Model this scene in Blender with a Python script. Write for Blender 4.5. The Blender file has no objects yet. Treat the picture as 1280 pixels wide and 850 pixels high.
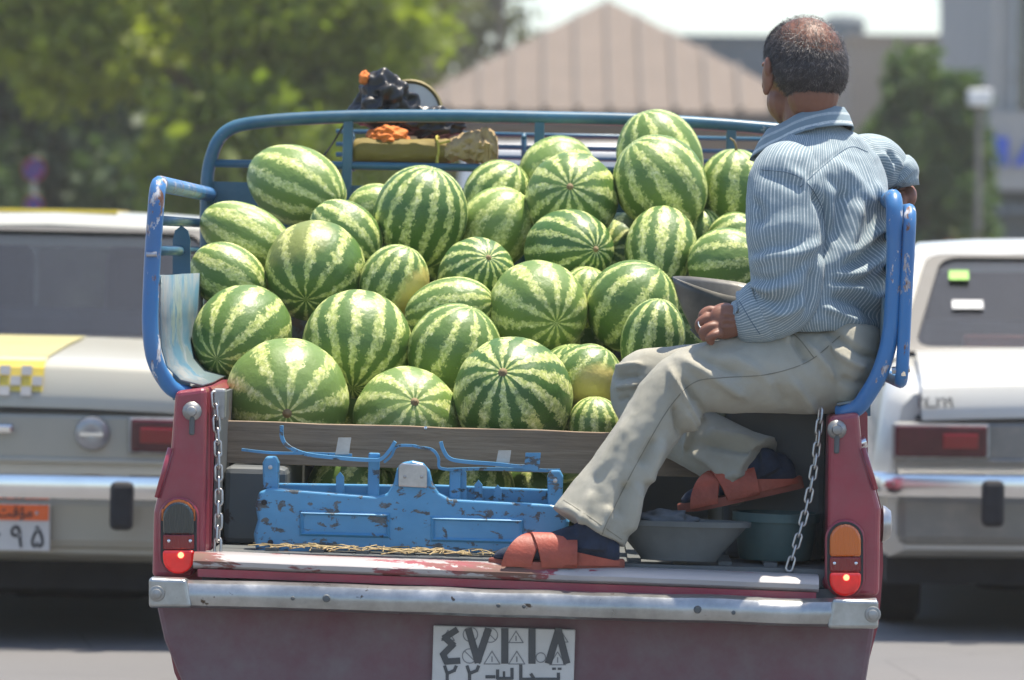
import bpy, bmesh, math, random
import numpy as np
from mathutils import Vector, Matrix, noise
from mathutils.bvhtree import BVHTree

random.seed(7)
SC = bpy.context.scene
COL = SC.collection
R = math.radians
PI = math.pi

# ------------------------------------------------------------------ camera
FPX = 6048.0                     # focal length in pixels of the 1280 px wide photograph
CAM_H = 1.29
cam_data = bpy.data.cameras.new('camera')
cam = bpy.data.objects.new('camera', cam_data)
COL.objects.link(cam)
cam_data.sensor_width = 36.0
cam_data.lens = 36.0 * FPX / 1280.0
cam_data.clip_start = 0.1
cam_data.clip_end = 3000.0
CAM_M = (Matrix.Translation((0, 0, CAM_H)) @ Matrix.Rotation(R(90) - math.atan(112 / FPX), 4, 'X')
         @ Matrix.Rotation(R(0.6), 4, 'Z'))
cam.matrix_world = CAM_M
cam_data.dof.use_dof = True
cam_data.dof.focus_distance = 11.1
cam_data.dof.aperture_fstop = 4.8
SC.camera = cam

# ------------------------------------------------------------------ world, sun, exposure
SUN_DIR = Vector((0.20, 0.13, 0.97)).normalized()      # towards the sun: high, a little ahead of the pickup
world = bpy.data.worlds.new('World')
SC.world = world
world.use_nodes = True
wn = world.node_tree
sky = wn.nodes.new('ShaderNodeTexSky')
sky.sky_type = 'NISHITA'
sky.sun_disc = False
sky.sun_elevation = math.asin(SUN_DIR.z)
sky.sun_rotation = math.atan2(SUN_DIR.x, SUN_DIR.y)
sky.air_density = 1.0
sky.dust_density = 1.2
sky.ozone_density = 2.5
bg = wn.nodes['Background']
bg.inputs['Strength'].default_value = 0.13
wn.links.new(sky.outputs['Color'], bg.inputs['Color'])
sun_data = bpy.data.lights.new('sun', 'SUN')
sun_data.energy = 4.6
sun_data.angle = R(0.5)
sun_data.color = (1.0, 0.91, 0.77)
sun = bpy.data.objects.new('sun', sun_data)
COL.objects.link(sun)
sun.rotation_euler = SUN_DIR.to_track_quat('Z', 'Y').to_euler()
sun.location = (0, 0, 30)
SC.view_settings.view_transform = 'Standard'
SC.view_settings.look = 'None'
SC.view_settings.exposure = 1.0
SC.view_settings.gamma = 1.0
SC.view_settings.use_curve_mapping = False
SC.render.engine = 'CYCLES'
SC.cycles.use_denoising = True
SC.cycles.max_bounces = 6

# ------------------------------------------------------------------ frames: pixel <-> place
TRUCK_M = (Matrix.Translation((0.012, 10.8, 0)) @ Matrix.Rotation(R(-0.7), 4, 'Z')
           @ Matrix.Rotation(R(1.1), 4, 'Y'))
TRUCK_I = TRUCK_M.inverted()
ID = Matrix.Identity(4)

def ray(px, py):
    d = Vector(((px - 640) / FPX, -(py - 425) / FPX, -1.0))
    return CAM_M.to_3x3() @ d

def wp(px, py, Y):
    """point of the world at distance Y ahead of the camera seen at photo pixel px, py"""
    d = ray(px, py)
    return CAM_M.translation + d * (Y / d.y)

_co = TRUCK_I @ CAM_M.translation
def tp(px, py, y):
    """the same in the pickup's own frame (y counted forward from the rear of its bed)"""
    d = TRUCK_I.to_3x3() @ ray(px, py)
    return _co + d * ((y - _co.y) / d.y)

_W2C = CAM_M.inverted()
_T2C = np.array(_W2C @ TRUCK_M)
def tpix(co):
    """numpy (n,3) in the pickup's frame -> photo pixels"""
    c = co @ _T2C[:3, :3].T + _T2C[:3, 3]
    return np.stack([640 + FPX * c[:, 0] / -c[:, 2], 425 - FPX * c[:, 1] / -c[:, 2]], 1)

# ------------------------------------------------------------------ objects
def tag(o, label=None, cat=None, group=None, kind=None):
    if label: o['label'] = label
    if cat: o['category'] = cat
    if group: o['group'] = group
    if kind: o['kind'] = kind
    return o

def empty(name, M=ID, base=(0, 0, 0)):
    o = bpy.data.objects.new(name, None)
    o.empty_display_size = 0.1
    COL.objects.link(o)
    o.matrix_world = M @ Matrix.Translation(base)
    return o

class MB:
    """collects verts and faces of one mesh object"""
    def __init__(s):
        s.v = []; s.f = []; s.uv = None
    def add(s, vs, fs):
        b = len(s.v)
        s.v += [Vector(p) for p in vs]
        s.f += [[i + b for i in f] for f in fs]
        return s
    def box(s, c, size, rot=None):
        hx, hy, hz = size[0] / 2, size[1] / 2, size[2] / 2
        vs = [Vector((x, y, z)) for x in (-hx, hx) for y in (-hy, hy) for z in (-hz, hz)]
        if rot is not None: vs = [rot @ p for p in vs]
        c = Vector(c)
        return s.add([p + c for p in vs], [(0, 1, 3, 2), (4, 6, 7, 5), (0, 4, 5, 1), (2, 3, 7, 6), (0, 2, 6, 4), (1, 5, 7, 3)])
    def hexa(s, p):
        """eight corners: bottom 4 then top 4"""
        return s.add(p, [(3, 2, 1, 0), (4, 5, 6, 7), (0, 1, 5, 4), (1, 2, 6, 5), (2, 3, 7, 6), (3, 0, 4, 7)])
    def rings(s, rings, closed=True, caps=True):
        n = len(rings[0]); vs = [p for r in rings for p in r]; fs = []
        m = len(rings)
        for i in range(m - 1):
            for j in range(n if closed else n - 1):
                k = (j + 1) % n
                fs.append((i * n + j, i * n + k, (i + 1) * n + k, (i + 1) * n + j))
        if caps:
            fs.append(tuple(range(n - 1, -1, -1)))
            fs.append(tuple((m - 1) * n + j for j in range(n)))
        return s.add(vs, fs)
    def tube(s, path, r, n=10, caps=True, flat=None):
        path = [Vector(p) for p in path]
        rr = r if isinstance(r, (list, tuple)) else [r] * len(path)
        t0 = (path[1] - path[0]).normalized()
        up = Vector((0, 0, 1)) if abs(t0.z) < 0.9 else Vector((0, 1, 0))
        s0 = t0.cross(up).normalized()
        rings = []
        for i, p in enumerate(path):
            if i == 0: t = path[1] - path[0]
            elif i == len(path) - 1: t = path[-1] - path[-2]
            else: t = (path[i + 1] - p).normalized() + (p - path[i - 1]).normalized()
            t.normalize()
            s0 = (s0 - t * s0.dot(t)).normalized()
            u0 = t.cross(s0)
            rings.append([p + s0 * (math.cos(a) * rr[i]) + u0 * (math.sin(a) * rr[i] * (flat or 1)) for a in
                          [2 * PI * k / n for k in range(n)]])
        return s.rings(rings, True, caps)
    def prism(s, outline, a, b):
        """closed outline (list of Vector) moved by vector a and by vector b"""
        a = Vector(a); b = Vector(b)
        return s.rings([[Vector(p) + a for p in outline], [Vector(p) + b for p in outline]])
    def lathe(s, prof, n=24, M=ID, caps=True, sx=1, sy=1):
        rings = [[M @ Vector((r * sx * math.cos(2 * PI * k / n), r * sy * math.sin(2 * PI * k / n), z)) for k in range(n)] for r, z in prof]
        return s.rings(rings, True, caps)
    def build(s, name, mat, parent=None, M=ID, origin=(0, 0, 0), smooth=False, bevel=0, seg=2, label=None):
        og = Vector(origin)
        me = bpy.data.meshes.new(name)
        me.from_pydata([tuple(p - og) for p in s.v], [], [tuple(f) for f in s.f])
        bm = bmesh.new(); bm.from_mesh(me)
        bmesh.ops.recalc_face_normals(bm, faces=bm.faces)
        bm.to_mesh(me); bm.free()
        return link(name, me, mat, parent, M, smooth, bevel, seg, label, og)

def link(name, me, mat, parent=None, M=ID, smooth=False, bevel=0, seg=2, label=None, og=Vector()):
    o = bpy.data.objects.new(name, me)
    COL.objects.link(o)
    if mat is not None:
        me.materials.clear(); me.materials.append(mat)
    if parent is not None: o.parent = parent
    else: o.matrix_world = M @ Matrix.Translation(og)
    if smooth:
        me.polygons.foreach_set('use_smooth', [True] * len(me.polygons))
        if smooth == 'auto':
            me.set_sharp_from_angle(angle=R(38))
    if bevel:
        b = o.modifiers.new('bevel', 'BEVEL'); b.width = bevel; b.segments = seg; b.limit_method = 'ANGLE'; b.angle_limit = R(40)
        b.harden_normals = False
    if label: o['label'] = label
    return o

def catmull(P, n=6):
    """densify a list of tuples of floats"""
    P = [np.array(p, float) for p in P]
    Q = [2 * P[0] - P[1]] + P + [2 * P[-1] - P[-2]]
    out = []
    for i in range(1, len(Q) - 2):
        for k in range(n):
            t = k / n
            a, b, c, d = Q[i - 1], Q[i], Q[i + 1], Q[i + 2]
            out.append(0.5 * (2 * b + (c - a) * t + (2 * a - 5 * b + 4 * c - d) * t * t + (3 * b - a - 3 * c + d) * t ** 3))
    out.append(Q[-2])
    return out

def fillet(pts, r, n=5):
    """round the corners of a polyline"""
    pts = [Vector(p) for p in pts]; out = [pts[0]]
    for a, b, c in zip(pts, pts[1:], pts[2:]):
        u = (a - b); v = (c - b); d = min(r, u.length * .49, v.length * .49)
        p = b + u.normalized() * d; q = b + v.normalized() * d
        for k in range(n + 1):
            t = k / n
            out.append((1 - t) ** 2 * p + 2 * t * (1 - t) * b + t * t * q)
    out.append(pts[-1]); return out

def text_mesh(body, size, depth=0.0):
    c = bpy.data.curves.new('txt', 'FONT')
    c.body = body; c.size = size; c.align_x = 'CENTER'; c.align_y = 'CENTER'
    c.extrude = depth; c.offset = size * 0.012
    o = bpy.data.objects.new('txt', c); COL.objects.link(o)
    dg = bpy.context.evaluated_depsgraph_get()
    me = bpy.data.meshes.new_from_object(o.evaluated_get(dg))
    bpy.data.objects.remove(o); bpy.data.curves.remove(c)
    return me

def place_text(name, body, size, mat, parent, M, mx=1.0, my=1.0):
    me = text_mesh(body, size, 0.0008)
    me.transform(M @ Matrix.Diagonal((mx, my, 1, 1)))
    o = bpy.data.objects.new(name, me); COL.objects.link(o); o.parent = parent
    me.materials.clear(); me.materials.append(mat)
    return o

FACE_BACK = Matrix.Rotation(R(90), 4, 'X')      # text plane standing up, read from the camera's side

# ------------------------------------------------------------------ materials
class NT:
    def __init__(s, name):
        s.m = bpy.data.materials.new(name); s.m.use_nodes = True
        s.t = s.m.node_tree; s.p = s.t.nodes['Principled BSDF']
    def n(s, typ, **kw):
        nd = s.t.nodes.new(typ)
        for k, v in kw.items():
            if k.startswith('i_'):
                key = k[2:]
                nd.inputs[int(key) if key.isdigit() else key].default_value = v
            else: setattr(nd, k, v)
        return nd
    def l(s, a, b): s.t.links.new(a, b)
    def coord(s, which='Object'): return s.n('ShaderNodeTexCoord').outputs[which]
    def noise(s, scale, detail=4, rough=.55, vec=None, dist=0.0):
        nd = s.n('ShaderNodeTexNoise'); nd.inputs['Scale'].default_value = scale
        nd.inputs['Detail'].default_value = detail; nd.inputs['Roughness'].default_value = rough
        nd.inputs['Distortion'].default_value = dist
        s.l(vec if vec is not None else s.coord(), nd.inputs['Vector']); return nd.outputs['Fac']
    def ramp(s, fac, stops, interp='LINEAR'):
        nd = s.n('ShaderNodeValToRGB'); cr = nd.color_ramp; cr.interpolation = interp
        while len(cr.elements) < len(stops): cr.elements.new(0.5)
        for e, (p, c) in zip(cr.elements, stops):
            e.position = p; e.color = (c[0], c[1], c[2], 1) if hasattr(c, '__len__') else (c, c, c, 1)
        s.l(fac, nd.inputs['Fac']); return nd.outputs['Color']
    def mix(s, fac, a, b, mode='MIX'):
        nd = s.n('ShaderNodeMix', data_type='RGBA', blend_type=mode)
        for sock, v in ((nd.inputs[0], fac), (nd.inputs[6], a), (nd.inputs[7], b)):
            if isinstance(v, bpy.types.NodeSocket): s.l(v, sock)
            elif hasattr(v, '__len__'): sock.default_value = (v[0], v[1], v[2], 1)
            else: sock.default_value = v
        return nd.outputs[2]
    def math(s, op, a, b=0.0, c=None):
        nd = s.n('ShaderNodeMath', operation=op)
        for i, v in enumerate((a, b, c)):
            if v is None: continue
            if isinstance(v, bpy.types.NodeSocket): s.l(v, nd.inputs[i])
            else: nd.inputs[i].default_value = v
        return nd.outputs[0]
    def set(s, **kw):
        for k, v in kw.items():
            sock = s.p.inputs[{'color': 'Base Color', 'rough': 'Roughness', 'metal': 'Metallic', 'spec': 'Specular IOR Level',
                               'coat': 'Coat Weight', 'coatr': 'Coat Roughness', 'sheen': 'Sheen Weight', 'trans': 'Transmission Weight',
                               'emis': 'Emission Color', 'estr': 'Emission Strength', 'sss': 'Subsurface Weight', 'alpha': 'Alpha', 'ior': 'IOR'}[k]]
            if isinstance(v, bpy.types.NodeSocket): s.l(v, sock)
            elif hasattr(v, '__len__'): sock.default_value = (v[0], v[1], v[2], 1)
            else: sock.default_value = v
        return s
    def bump(s, h, strength=.3, dist=.01):
        nd = s.n('ShaderNodeBump'); nd.inputs['Strength'].default_value = strength; nd.inputs['Distance'].default_value = dist
        s.l(h, nd.inputs['Height']); s.l(nd.outputs['Normal'], s.p.inputs['Normal']); return s

M = {}
def simple(name, col, rough=.6, metal=0, var=.18, scale=6, bump=0, bscale=60, **kw):
    t = NT(name)
    nz = t.noise(scale, 5, .6)
    lo = [c * (1 - var) for c in col]; hi = [min(1, c * (1 + var)) for c in col]
    t.set(color=t.ramp(nz, [(.3, lo), (.7, hi)]), rough=rough, metal=metal, **kw)
    if bump: t.bump(t.noise(bscale, 3), bump, .004)
    M[name] = t.m
    return t

def chipped(name, paint, under, chip=.62, scale=14, rough=.4, dirt=(.12, .10, .08), dirtamt=.35, paint2=None, stretch=(1, 1, 1), coat=0.0):
    """painted metal with chips of shape of their own and a veil of dust"""
    t = NT(name)
    mp = t.n('ShaderNodeMapping'); mp.inputs['Scale'].default_value = stretch
    t.l(t.coord(), mp.inputs['Vector'])
    v = mp.outputs['Vector']
    base = t.ramp(t.noise(5, 4, .6, v), [(.3, [c * .85 for c in paint]), (.7, paint2 or [min(1, c * 1.15) for c in paint])])
    d = t.math('MULTIPLY', t.noise(9, 6, .7, v), dirtamt * 1.6)
    d = t.ramp(d, [(.2, 0.0), (.75, 1.0)])
    base = t.mix(d, base, dirt)
    ch = t.ramp(t.noise(scale, 7, .68, v, .3), [(chip - .012, 0.0), (chip + .012, 1.0)])
    un = t.ramp(t.noise(scale * 2.3, 4, .6, v), [(.4, under[0]), (.6, under[1])])
    t.set(color=t.mix(ch, base, un), rough=t.mix(ch, (rough,) * 3, (.75,) * 3), coat=coat)
    t.bump(t.math('SUBTRACT', t.math('MULTIPLY', t.noise(40, 3, .6, v), .15), ch), .25, .002)
    M[name] = t.m
    return t

chipped('rail_blue', (.025, .14, .40), ((.55, .56, .58), (.16, .07, .04)), chip=.585, scale=26, rough=.35, dirt=(.13, .20, .26), dirtamt=.34, paint2=(.03, .19, .44), stretch=(1, 1, .45))
chipped('rail_blue_shade', (.02, .085, .14), ((.35, .38, .40), (.12, .08, .05)), chip=.66, scale=12, rough=.35, dirt=(.16, .22, .24), dirtamt=.3, paint2=(.03, .13, .21))  # the rail paint again, shade put into its darker teal colour
chipped('worn_side_sheet', (.13, .20, .225), ((.05, .14, .20), (.20, .215, .21)), chip=.53, scale=7, rough=.4, dirt=(.22, .24, .23), dirtamt=.5, stretch=(1, .25, .35))
chipped('scale_blue', (.06, .25, .46), ((.06, .075, .085), (.12, .13, .13)), chip=.575, scale=24, rough=.38, dirt=(.16, .22, .28), dirtamt=.25, paint2=(.095, .31, .52), stretch=(1, 1, 1.6))
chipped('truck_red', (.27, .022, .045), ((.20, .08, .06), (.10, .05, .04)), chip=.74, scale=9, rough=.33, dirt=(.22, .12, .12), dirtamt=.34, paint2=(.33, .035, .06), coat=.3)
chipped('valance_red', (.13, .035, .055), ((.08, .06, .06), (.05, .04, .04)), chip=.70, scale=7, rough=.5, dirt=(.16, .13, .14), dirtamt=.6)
chipped('sill_steel', (.36, .34, .335), ((.26, .04, .06), (.14, .07, .05)), chip=.54, scale=8, rough=.3, dirt=(.32, .29, .27), dirtamt=.35, stretch=(.35, 1, 1))
chipped('bed_inside', (.075, .09, .10), ((.12, .08, .06), (.05, .04, .04)), chip=.62, scale=6, rough=.6, dirt=(.11, .11, .10), dirtamt=.5)
t = NT('bumper_chrome')
n1 = t.noise(7, 6, .7); n2 = t.noise(28, 4, .6)
spot = t.ramp(n2, [(.66, 0.0), (.70, 1.0)])
t.set(color=t.mix(spot, t.ramp(n1, [(.3, (.22, .23, .225)), (.7, (.46, .47, .465))]), (.09, .07, .055)), metal=t.ramp(n1, [(.2, .75), (.8, .92)]),
      rough=t.ramp(n1, [(.3, .24), (.7, .42)]))
t.bump(t.noise(11, 3, .5), .35, .008); M['bumper_chrome'] = t.m
simple('chrome', (.75, .76, .77), .14, 1, .05, 10)
simple('steel', (.42, .42, .42), .32, .9, .2, 25)
simple('chain_steel', (.42, .41, .39), .34, .85, .3, 40)
simple('dull_steel', (.30, .30, .29), .45, .7, .25, 18)
simple('rubber', (.018, .018, .02), .75, 0, .3, 30, bump=.2)
simple('black_plastic', (.015, .017, .02), .45, 0, .3, 20)
simple('underbody', (.016, .017, .019), .8, 0, .4, 8)
simple('plank_edge', (.26, .19, .11), .75, 0, .25, 30)
t = NT('plank_wood')
mp = t.n('ShaderNodeMapping'); mp.inputs['Scale'].default_value = (1.2, 9, 22); t.l(t.coord(), mp.inputs['Vector'])
g = t.noise(5, 7, .65, mp.outputs['Vector'], .6)
st = t.noise(4, 5, .6)
t.set(color=t.mix(t.ramp(st, [(.4, 0.0), (.75, .55)]), t.ramp(g, [(.3, (.17, .115, .07)), (.5, (.27, .19, .12)), (.72, (.35, .26, .175))]), (.15, .13, .115)), rough=.8)
t.bump(g, .4, .003); M['plank_wood'] = t.m
# lamps of the pickup
for nm, col, e in (('lens_amber', (.55, .12, .012), 0), ('lens_red', (.20, .006, .010), 0), ('lens_dark', (.02, .03, .03), 0)):
    t = NT(nm); w = t.n('ShaderNodeTexWave'); w.inputs['Scale'].default_value = 55; w.bands_direction = 'X'; t.l(t.coord(), w.inputs['Vector'])
    t.set(color=col, rough=.18, coat=.6); t.bump(w.outputs['Fac'], .3, .002); M[nm] = t.m
t = NT('lens_red_lit')
t.set(color=(.6, .01, .01), rough=.2, emis=(1, .02, .015), estr=t.ramp(t.noise(60, 2), [(.3, .06), (.7, .14)]), coat=.5); M['lens_red_lit'] = t.m
t = NT('bulb_glow'); t.set(color=(1, .2, .05), emis=(1, .20, .10), estr=2.2); M['bulb_glow'] = t.m
simple('plate_white', (.55, .55, .53), .4, 0, .08, 12)
simple('plate_ink', (.07, .075, .08), .5, 0, .1, 12)
simple('plate_pale_ink', (.20, .205, .21), .5, 0, .1, 12)
simple('plate_orange', (.75, .13, .02), .4, 0, .08, 12)
simple('plate_black', (.02, .02, .025), .5, 0, .1, 12)
# man
def skin(name, a, b):
    t = NT(name); n = t.noise(14, 5, .6); n2 = t.noise(90, 3)
    t.set(color=t.mix(t.math('MULTIPLY', n2, .35), t.ramp(n, [(.3, a), (.7, b)]), [c * .7 for c in a]), rough=.5, sss=.06, spec=.4)
    t.p.inputs['Subsurface Radius'].default_value = (.01, .004, .002)
    t.bump(n2, .25, .0015); M[name] = t.m
skin('skin', (.185, .078, .048), (.235, .105, .065))
simple('hair', (.040, .032, .030), .5, 0, .5, 60)
simple('hair_grey', (.13, .115, .105), .5, 0, .4, 60)
simple('sock', (.012, .022, .045), .9, 0, .35, 40, bump=.4, bscale=300)
simple('sandal', (.32, .062, .034), .55, 0, .22, 22, bump=.3, bscale=140)
simple('sandal_sole', (.22, .055, .034), .75, 0, .25, 18)
simple('eye_white', (.7, .68, .65), .3, 0, .05)
simple('ring_metal', (.75, .72, .66), .2, 1, .05)
t = NT('trousers')
w1 = t.n('ShaderNodeTexWave'); w1.inputs['Scale'].default_value = 420; w1.bands_direction = 'DIAGONAL'; t.l(t.coord(), w1.inputs['Vector'])
n = t.noise(7, 6, .62)
t.set(color=t.ramp(n, [(.3, (.30, .285, .225)), (.55, (.36, .345, .28)), (.75, (.40, .385, .32))]), rough=.85, sheen=.15)
t.bump(t.math('ADD', t.math('MULTIPLY', w1.outputs['Fac'], .1), t.math('ADD', t.noise(26, 4, .6), t.math('MULTIPLY', t.noise(9, 3, .5, None, 1.5), 1.6))), .40, .008); M['trousers'] = t.m
t = NT('shirt')
at = t.n('ShaderNodeAttribute'); at.attribute_name = 'stripe'; u = at.outputs['Fac']
wob = t.math('ADD', u, t.math('MULTIPLY', t.math('SUBTRACT', t.noise(30, 2), .5), .0012))
fr = t.math('FRACT', t.math('DIVIDE', wob, .0070))
line = t.ramp(fr, [(.30, 0.0), (.38, 1.0), (.62, 1.0), (.70, 0.0)])
fr2 = t.math('FRACT', t.math('DIVIDE', wob, .0210))
strong = t.ramp(fr2, [(.0, .55), (.33, .95), (.66, .75)], 'CONSTANT')
brk = t.ramp(t.noise(240, 2), [(.3, .55), (.6, 1.0)])
base = t.ramp(t.noise(9, 4), [(.3, (.145, .205, .240)), (.7, (.185, .250, .285))])
t.set(color=t.mix(t.math('MULTIPLY', t.math('MULTIPLY', line, strong), brk), base, (.52, .57, .57)), rough=.8, sheen=.1)
t.bump(t.noise(40, 4, .6), .16, .005); M['shirt'] = t.m
simple('button', (.6, .62, .62), .3)
# load
t = NT('burlap'); w1 = t.n('ShaderNodeTexWave'); w1.inputs['Scale'].default_value = 150; t.l(t.coord(), w1.inputs['Vector'])
n = t.noise(12, 5); t.set(color=t.ramp(n, [(.3, (.30, .21, .10)), (.7, (.50, .37, .20))]), rough=.95)
t.bump(t.math('ADD', w1.outputs['Fac'], n), .5, .004); M['burlap'] = t.m
simple('tarp_olive', (.17, .125, .022), .75, 0, .25, 5, bump=.25, bscale=14)
simple('bag_black', (.014, .014, .015), .38, 0, .3, 9, bump=.35, bscale=22)
simple('cloth_orange', (.62, .17, .03), .8, 0, .25, 12, bump=.4, bscale=30)
simple('cloth_blue', (.05, .12, .45), .8)
simple('string_yellow', (.42, .36, .06), .8)
simple('dial_white', (.62, .58, .48), .4, 0, .15, 9)
simple('dial_rim', (.20, .16, .06), .45, .3, .25, 20)
simple('tub_grey', (.08, .09, .088), .6, 0, .22, 9)
simple('bucket_green', (.04, .085, .085), .55, 0, .3, 9)
simple('rag_grey', (.07, .08, .09), .9, 0, .3, 12)
simple('straw', (.36, .27, .13), .8, 0, .35, 30)
t = NT('pan_metal'); n = t.noise(10, 5, .6)
t.set(color=t.ramp(n, [(.3, (.10, .10, .095)), (.7, (.19, .185, .17))]), rough=.45, metal=.75); M['pan_metal'] = t.m
# cars and street
def carpaint(name, c):
    t = NT(name); n = t.noise(3, 4); d = t.noise(12, 5, .65)
    t.set(color=t.mix(t.ramp(d, [(.45, 0.0), (.9, .4)]), t.ramp(n, [(.3, [x * .94 for x in c]), (.7, c)]), (.38, .34, .28)), rough=.3, coat=.35); M[name] = t.m
carpaint('car_cream', (.40, .39, .32)); carpaint('car_white', (.50, .50, .46)); carpaint('car_yellow', (.74, .56, .05))
carpaint('van_white', (.78, .77, .74)); simple('checker_grey', (.38, .38, .37), .5)
t = NT('car_glass_old'); t.set(color=t.ramp(t.noise(2.2, 5, .6, None, .8), [(.35, (.018, .026, .034)), (.62, (.06, .075, .095))]), rough=.06, spec=.16, metal=0.0, coat=0); t.p.inputs['Coat Roughness'].default_value = .03
M['car_glass_opaque'] = t.m
simple('car_seat', (.12, .12, .13), .8); simple('shelf_red', (.35, .10, .08), .8); simple('paper_white', (.6, .6, .58), .7); simple('sticker_green', (.22, .5, .06), .6)
simple('taillight_red', (.07, .010, .014), .25, 0, .2, 20); simple('lamp_clear', (.30, .30, .30), .2, .4, .2, 20)
t = NT('asphalt'); n = t.noise(160, 4, .7); b = t.noise(.7, 5, .6); c = t.n('ShaderNodeTexVoronoi'); c.inputs['Scale'].default_value = 1.3
c.feature = 'DISTANCE_TO_EDGE'; t.l(t.coord(), c.inputs['Vector'])
crk = t.ramp(c.outputs['Distance'], [(.0, .6), (.006, 1.0)])
t.set(color=t.mix(1.0, t.mix(t.math('MULTIPLY', b, .6), t.ramp(n, [(.3, (.075, .075, .078)), (.7, (.14, .14, .142))]), (.17, .165, .16)), crk, 'MULTIPLY'), rough=.88)
t.bump(n, .4, .006); M['asphalt'] = t.m
simple('kerb_stone', (.30, .29, .27), .85, 0, .25, 7, bump=.3)
simple('paving', (.26, .24, .21), .85, 0, .25, 3, bump=.3)
simple('earth', (.17, .13, .08), .95, 0, .35, .6, bump=.4, bscale=12)
simple('bark', (.10, .075, .05), .9, 0, .35, 8, bump=.6, bscale=25)
simple('roof_metal', (.125, .095, .075), .75, 0, .12, 1.2)
simple('roof_seam', (.085, .064, .052), .6, 0, .12, 2)
simple('wall_brown', (.20, .15, .115), .85, 0, .2, .8, bump=.2, bscale=8)
simple('wall_tan', (.34, .29, .23), .85, 0, .15, .6, bump=.2, bscale=8)
simple('wall_grey', (.40, .39, .365), .8, 0, .1, .5, bump=.2, bscale=8)
simple('wall_slate', (.13, .155, .17), .8, 0, .15, .6)
simple('wall_pale', (.78, .76, .76), .8, 0, .04, .4)
simple('sign_blue', (.03, .10, .55), .5, 0, .1, 4)
simple('window_dark', (.03, .045, .05), .1, 0, .3, 2, coat=1.0)
simple('frame_pale', (.40, .42, .42), .6)
simple('shutter_mauve', (.25, .24, .28), .7)
simple('lamp_white', (.75, .75, .72), .4)
simple('pedestrian_blue', (.05, .10, .42), .9); simple('pedestrian_red', (.42, .05, .07), .9)
simple('flower_orange', (.50, .19, .04), .8, 0, .3, 2)
def leafmat(name, a, b, tr=.35):
    t = NT(name); oi = t.n('ShaderNodeObjectInfo')
    at = t.n('ShaderNodeAttribute'); at.attribute_name = 'tint'
    col = t.ramp(at.outputs['Fac'], [(.0, a), (.6, [(x + y) / 2 for x, y in zip(a, b)]), (1.0, b)])
    t.set(color=col, rough=.55, spec=.3)
    tl = t.n('ShaderNodeBsdfTranslucent'); t.l(t.mix(1.0, col, (1.5, 1.6, .7), 'MULTIPLY'), tl.inputs['Color'])
    mx = t.n('ShaderNodeMixShader'); mx.inputs[0].default_value = tr
    t.l(t.p.outputs[0], mx.inputs[1]); t.l(tl.outputs[0], mx.inputs[2])
    t.l(mx.outputs[0], t.t.nodes['Material Output'].inputs['Surface']); M[name] = t.m
leafmat('leaf_dark', (.028, .055, .026), (.075, .12, .040))
leafmat('leaf_bright', (.085, .130, .016), (.26, .30, .035), .5)
leafmat('leaf_olive', (.060, .072, .014), (.135, .145, .026))
leafmat('leaf_hedge', (.035, .075, .028), (.10, .16, .045))
# watermelon rind: object properties choose stripe count, warp, brightness and the ground patch
t = NT('watermelon_rind')
co = t.coord('Object')
def oattr(name):
    a = t.n('ShaderNodeAttribute'); a.attribute_type = 'OBJECT'; a.attribute_name = name; return a.outputs['Fac']
seed, count, pale, patch, bias = oattr('seed'), oattr('stripes'), oattr('pale'), oattr('patch'), oattr('bias')
off = t.n('ShaderNodeCombineXYZ')
for i in range(3): t.l(t.math('MULTIPLY', seed, 3.1 + 1.7 * i), off.inputs[i])
va = t.n('ShaderNodeVectorMath', operation='ADD'); t.l(co, va.inputs[0]); t.l(off.outputs[0], va.inputs[1]); vec = va.outputs[0]
sep = t.n('ShaderNodeSeparateXYZ'); t.l(co, sep.inputs[0])
ang = t.math('ARCTAN2', sep.outputs[1], sep.outputs[0])
rad = t.math('SQRT', t.math('ADD', t.math('POWER', sep.outputs[0], 2.0), t.math('POWER', sep.outputs[1], 2.0)))
near = t.ramp(rad, [(.0, .22), (.35, .85), (.8, 1.0)])
warp = t.math('ADD', t.math('MULTIPLY', t.math('SUBTRACT', t.noise(2.2, 3, .6, vec), .5), .55),
              t.math('MULTIPLY', t.math('SUBTRACT', t.noise(8, 6, .75, vec), .5), 1.25))
ph = t.math('ADD', t.math('MULTIPLY', ang, count), t.math('MULTIPLY', t.math('MULTIPLY', warp, near), 4.6))
sn = t.math('SINE', ph)
jag = t.math('MULTIPLY', t.math('SUBTRACT', t.noise(20, 5, .8, vec), .5), 3.0)
sn = t.math('ADD', sn, t.math('MULTIPLY', jag, near))
sn = t.math('ADD', sn, t.math('MULTIPLY', t.math('SUBTRACT', t.noise(3.3, 2, .5, vec), .5), 1.7))
sn = t.math('ADD', sn, bias)
fine = t.noise(34, 5, .7, vec)
lightm = t.ramp(t.math('ADD', t.math('MULTIPLY', sn, .5), .5), [(.52, 0.0), (.60, .75), (.80, 1.0)])
dark = t.ramp(fine, [(.3, (.032, .090, .014)), (.7, (.075, .165, .026))])
dark = t.mix(pale, dark, (.20, .29, .065))
lite = t.ramp(t.noise(11, 5, .75, vec), [(.36, (.34, .42, .09)), (.48, (.58, .62, .20)), (.64, (.80, .80, .42))])
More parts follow.
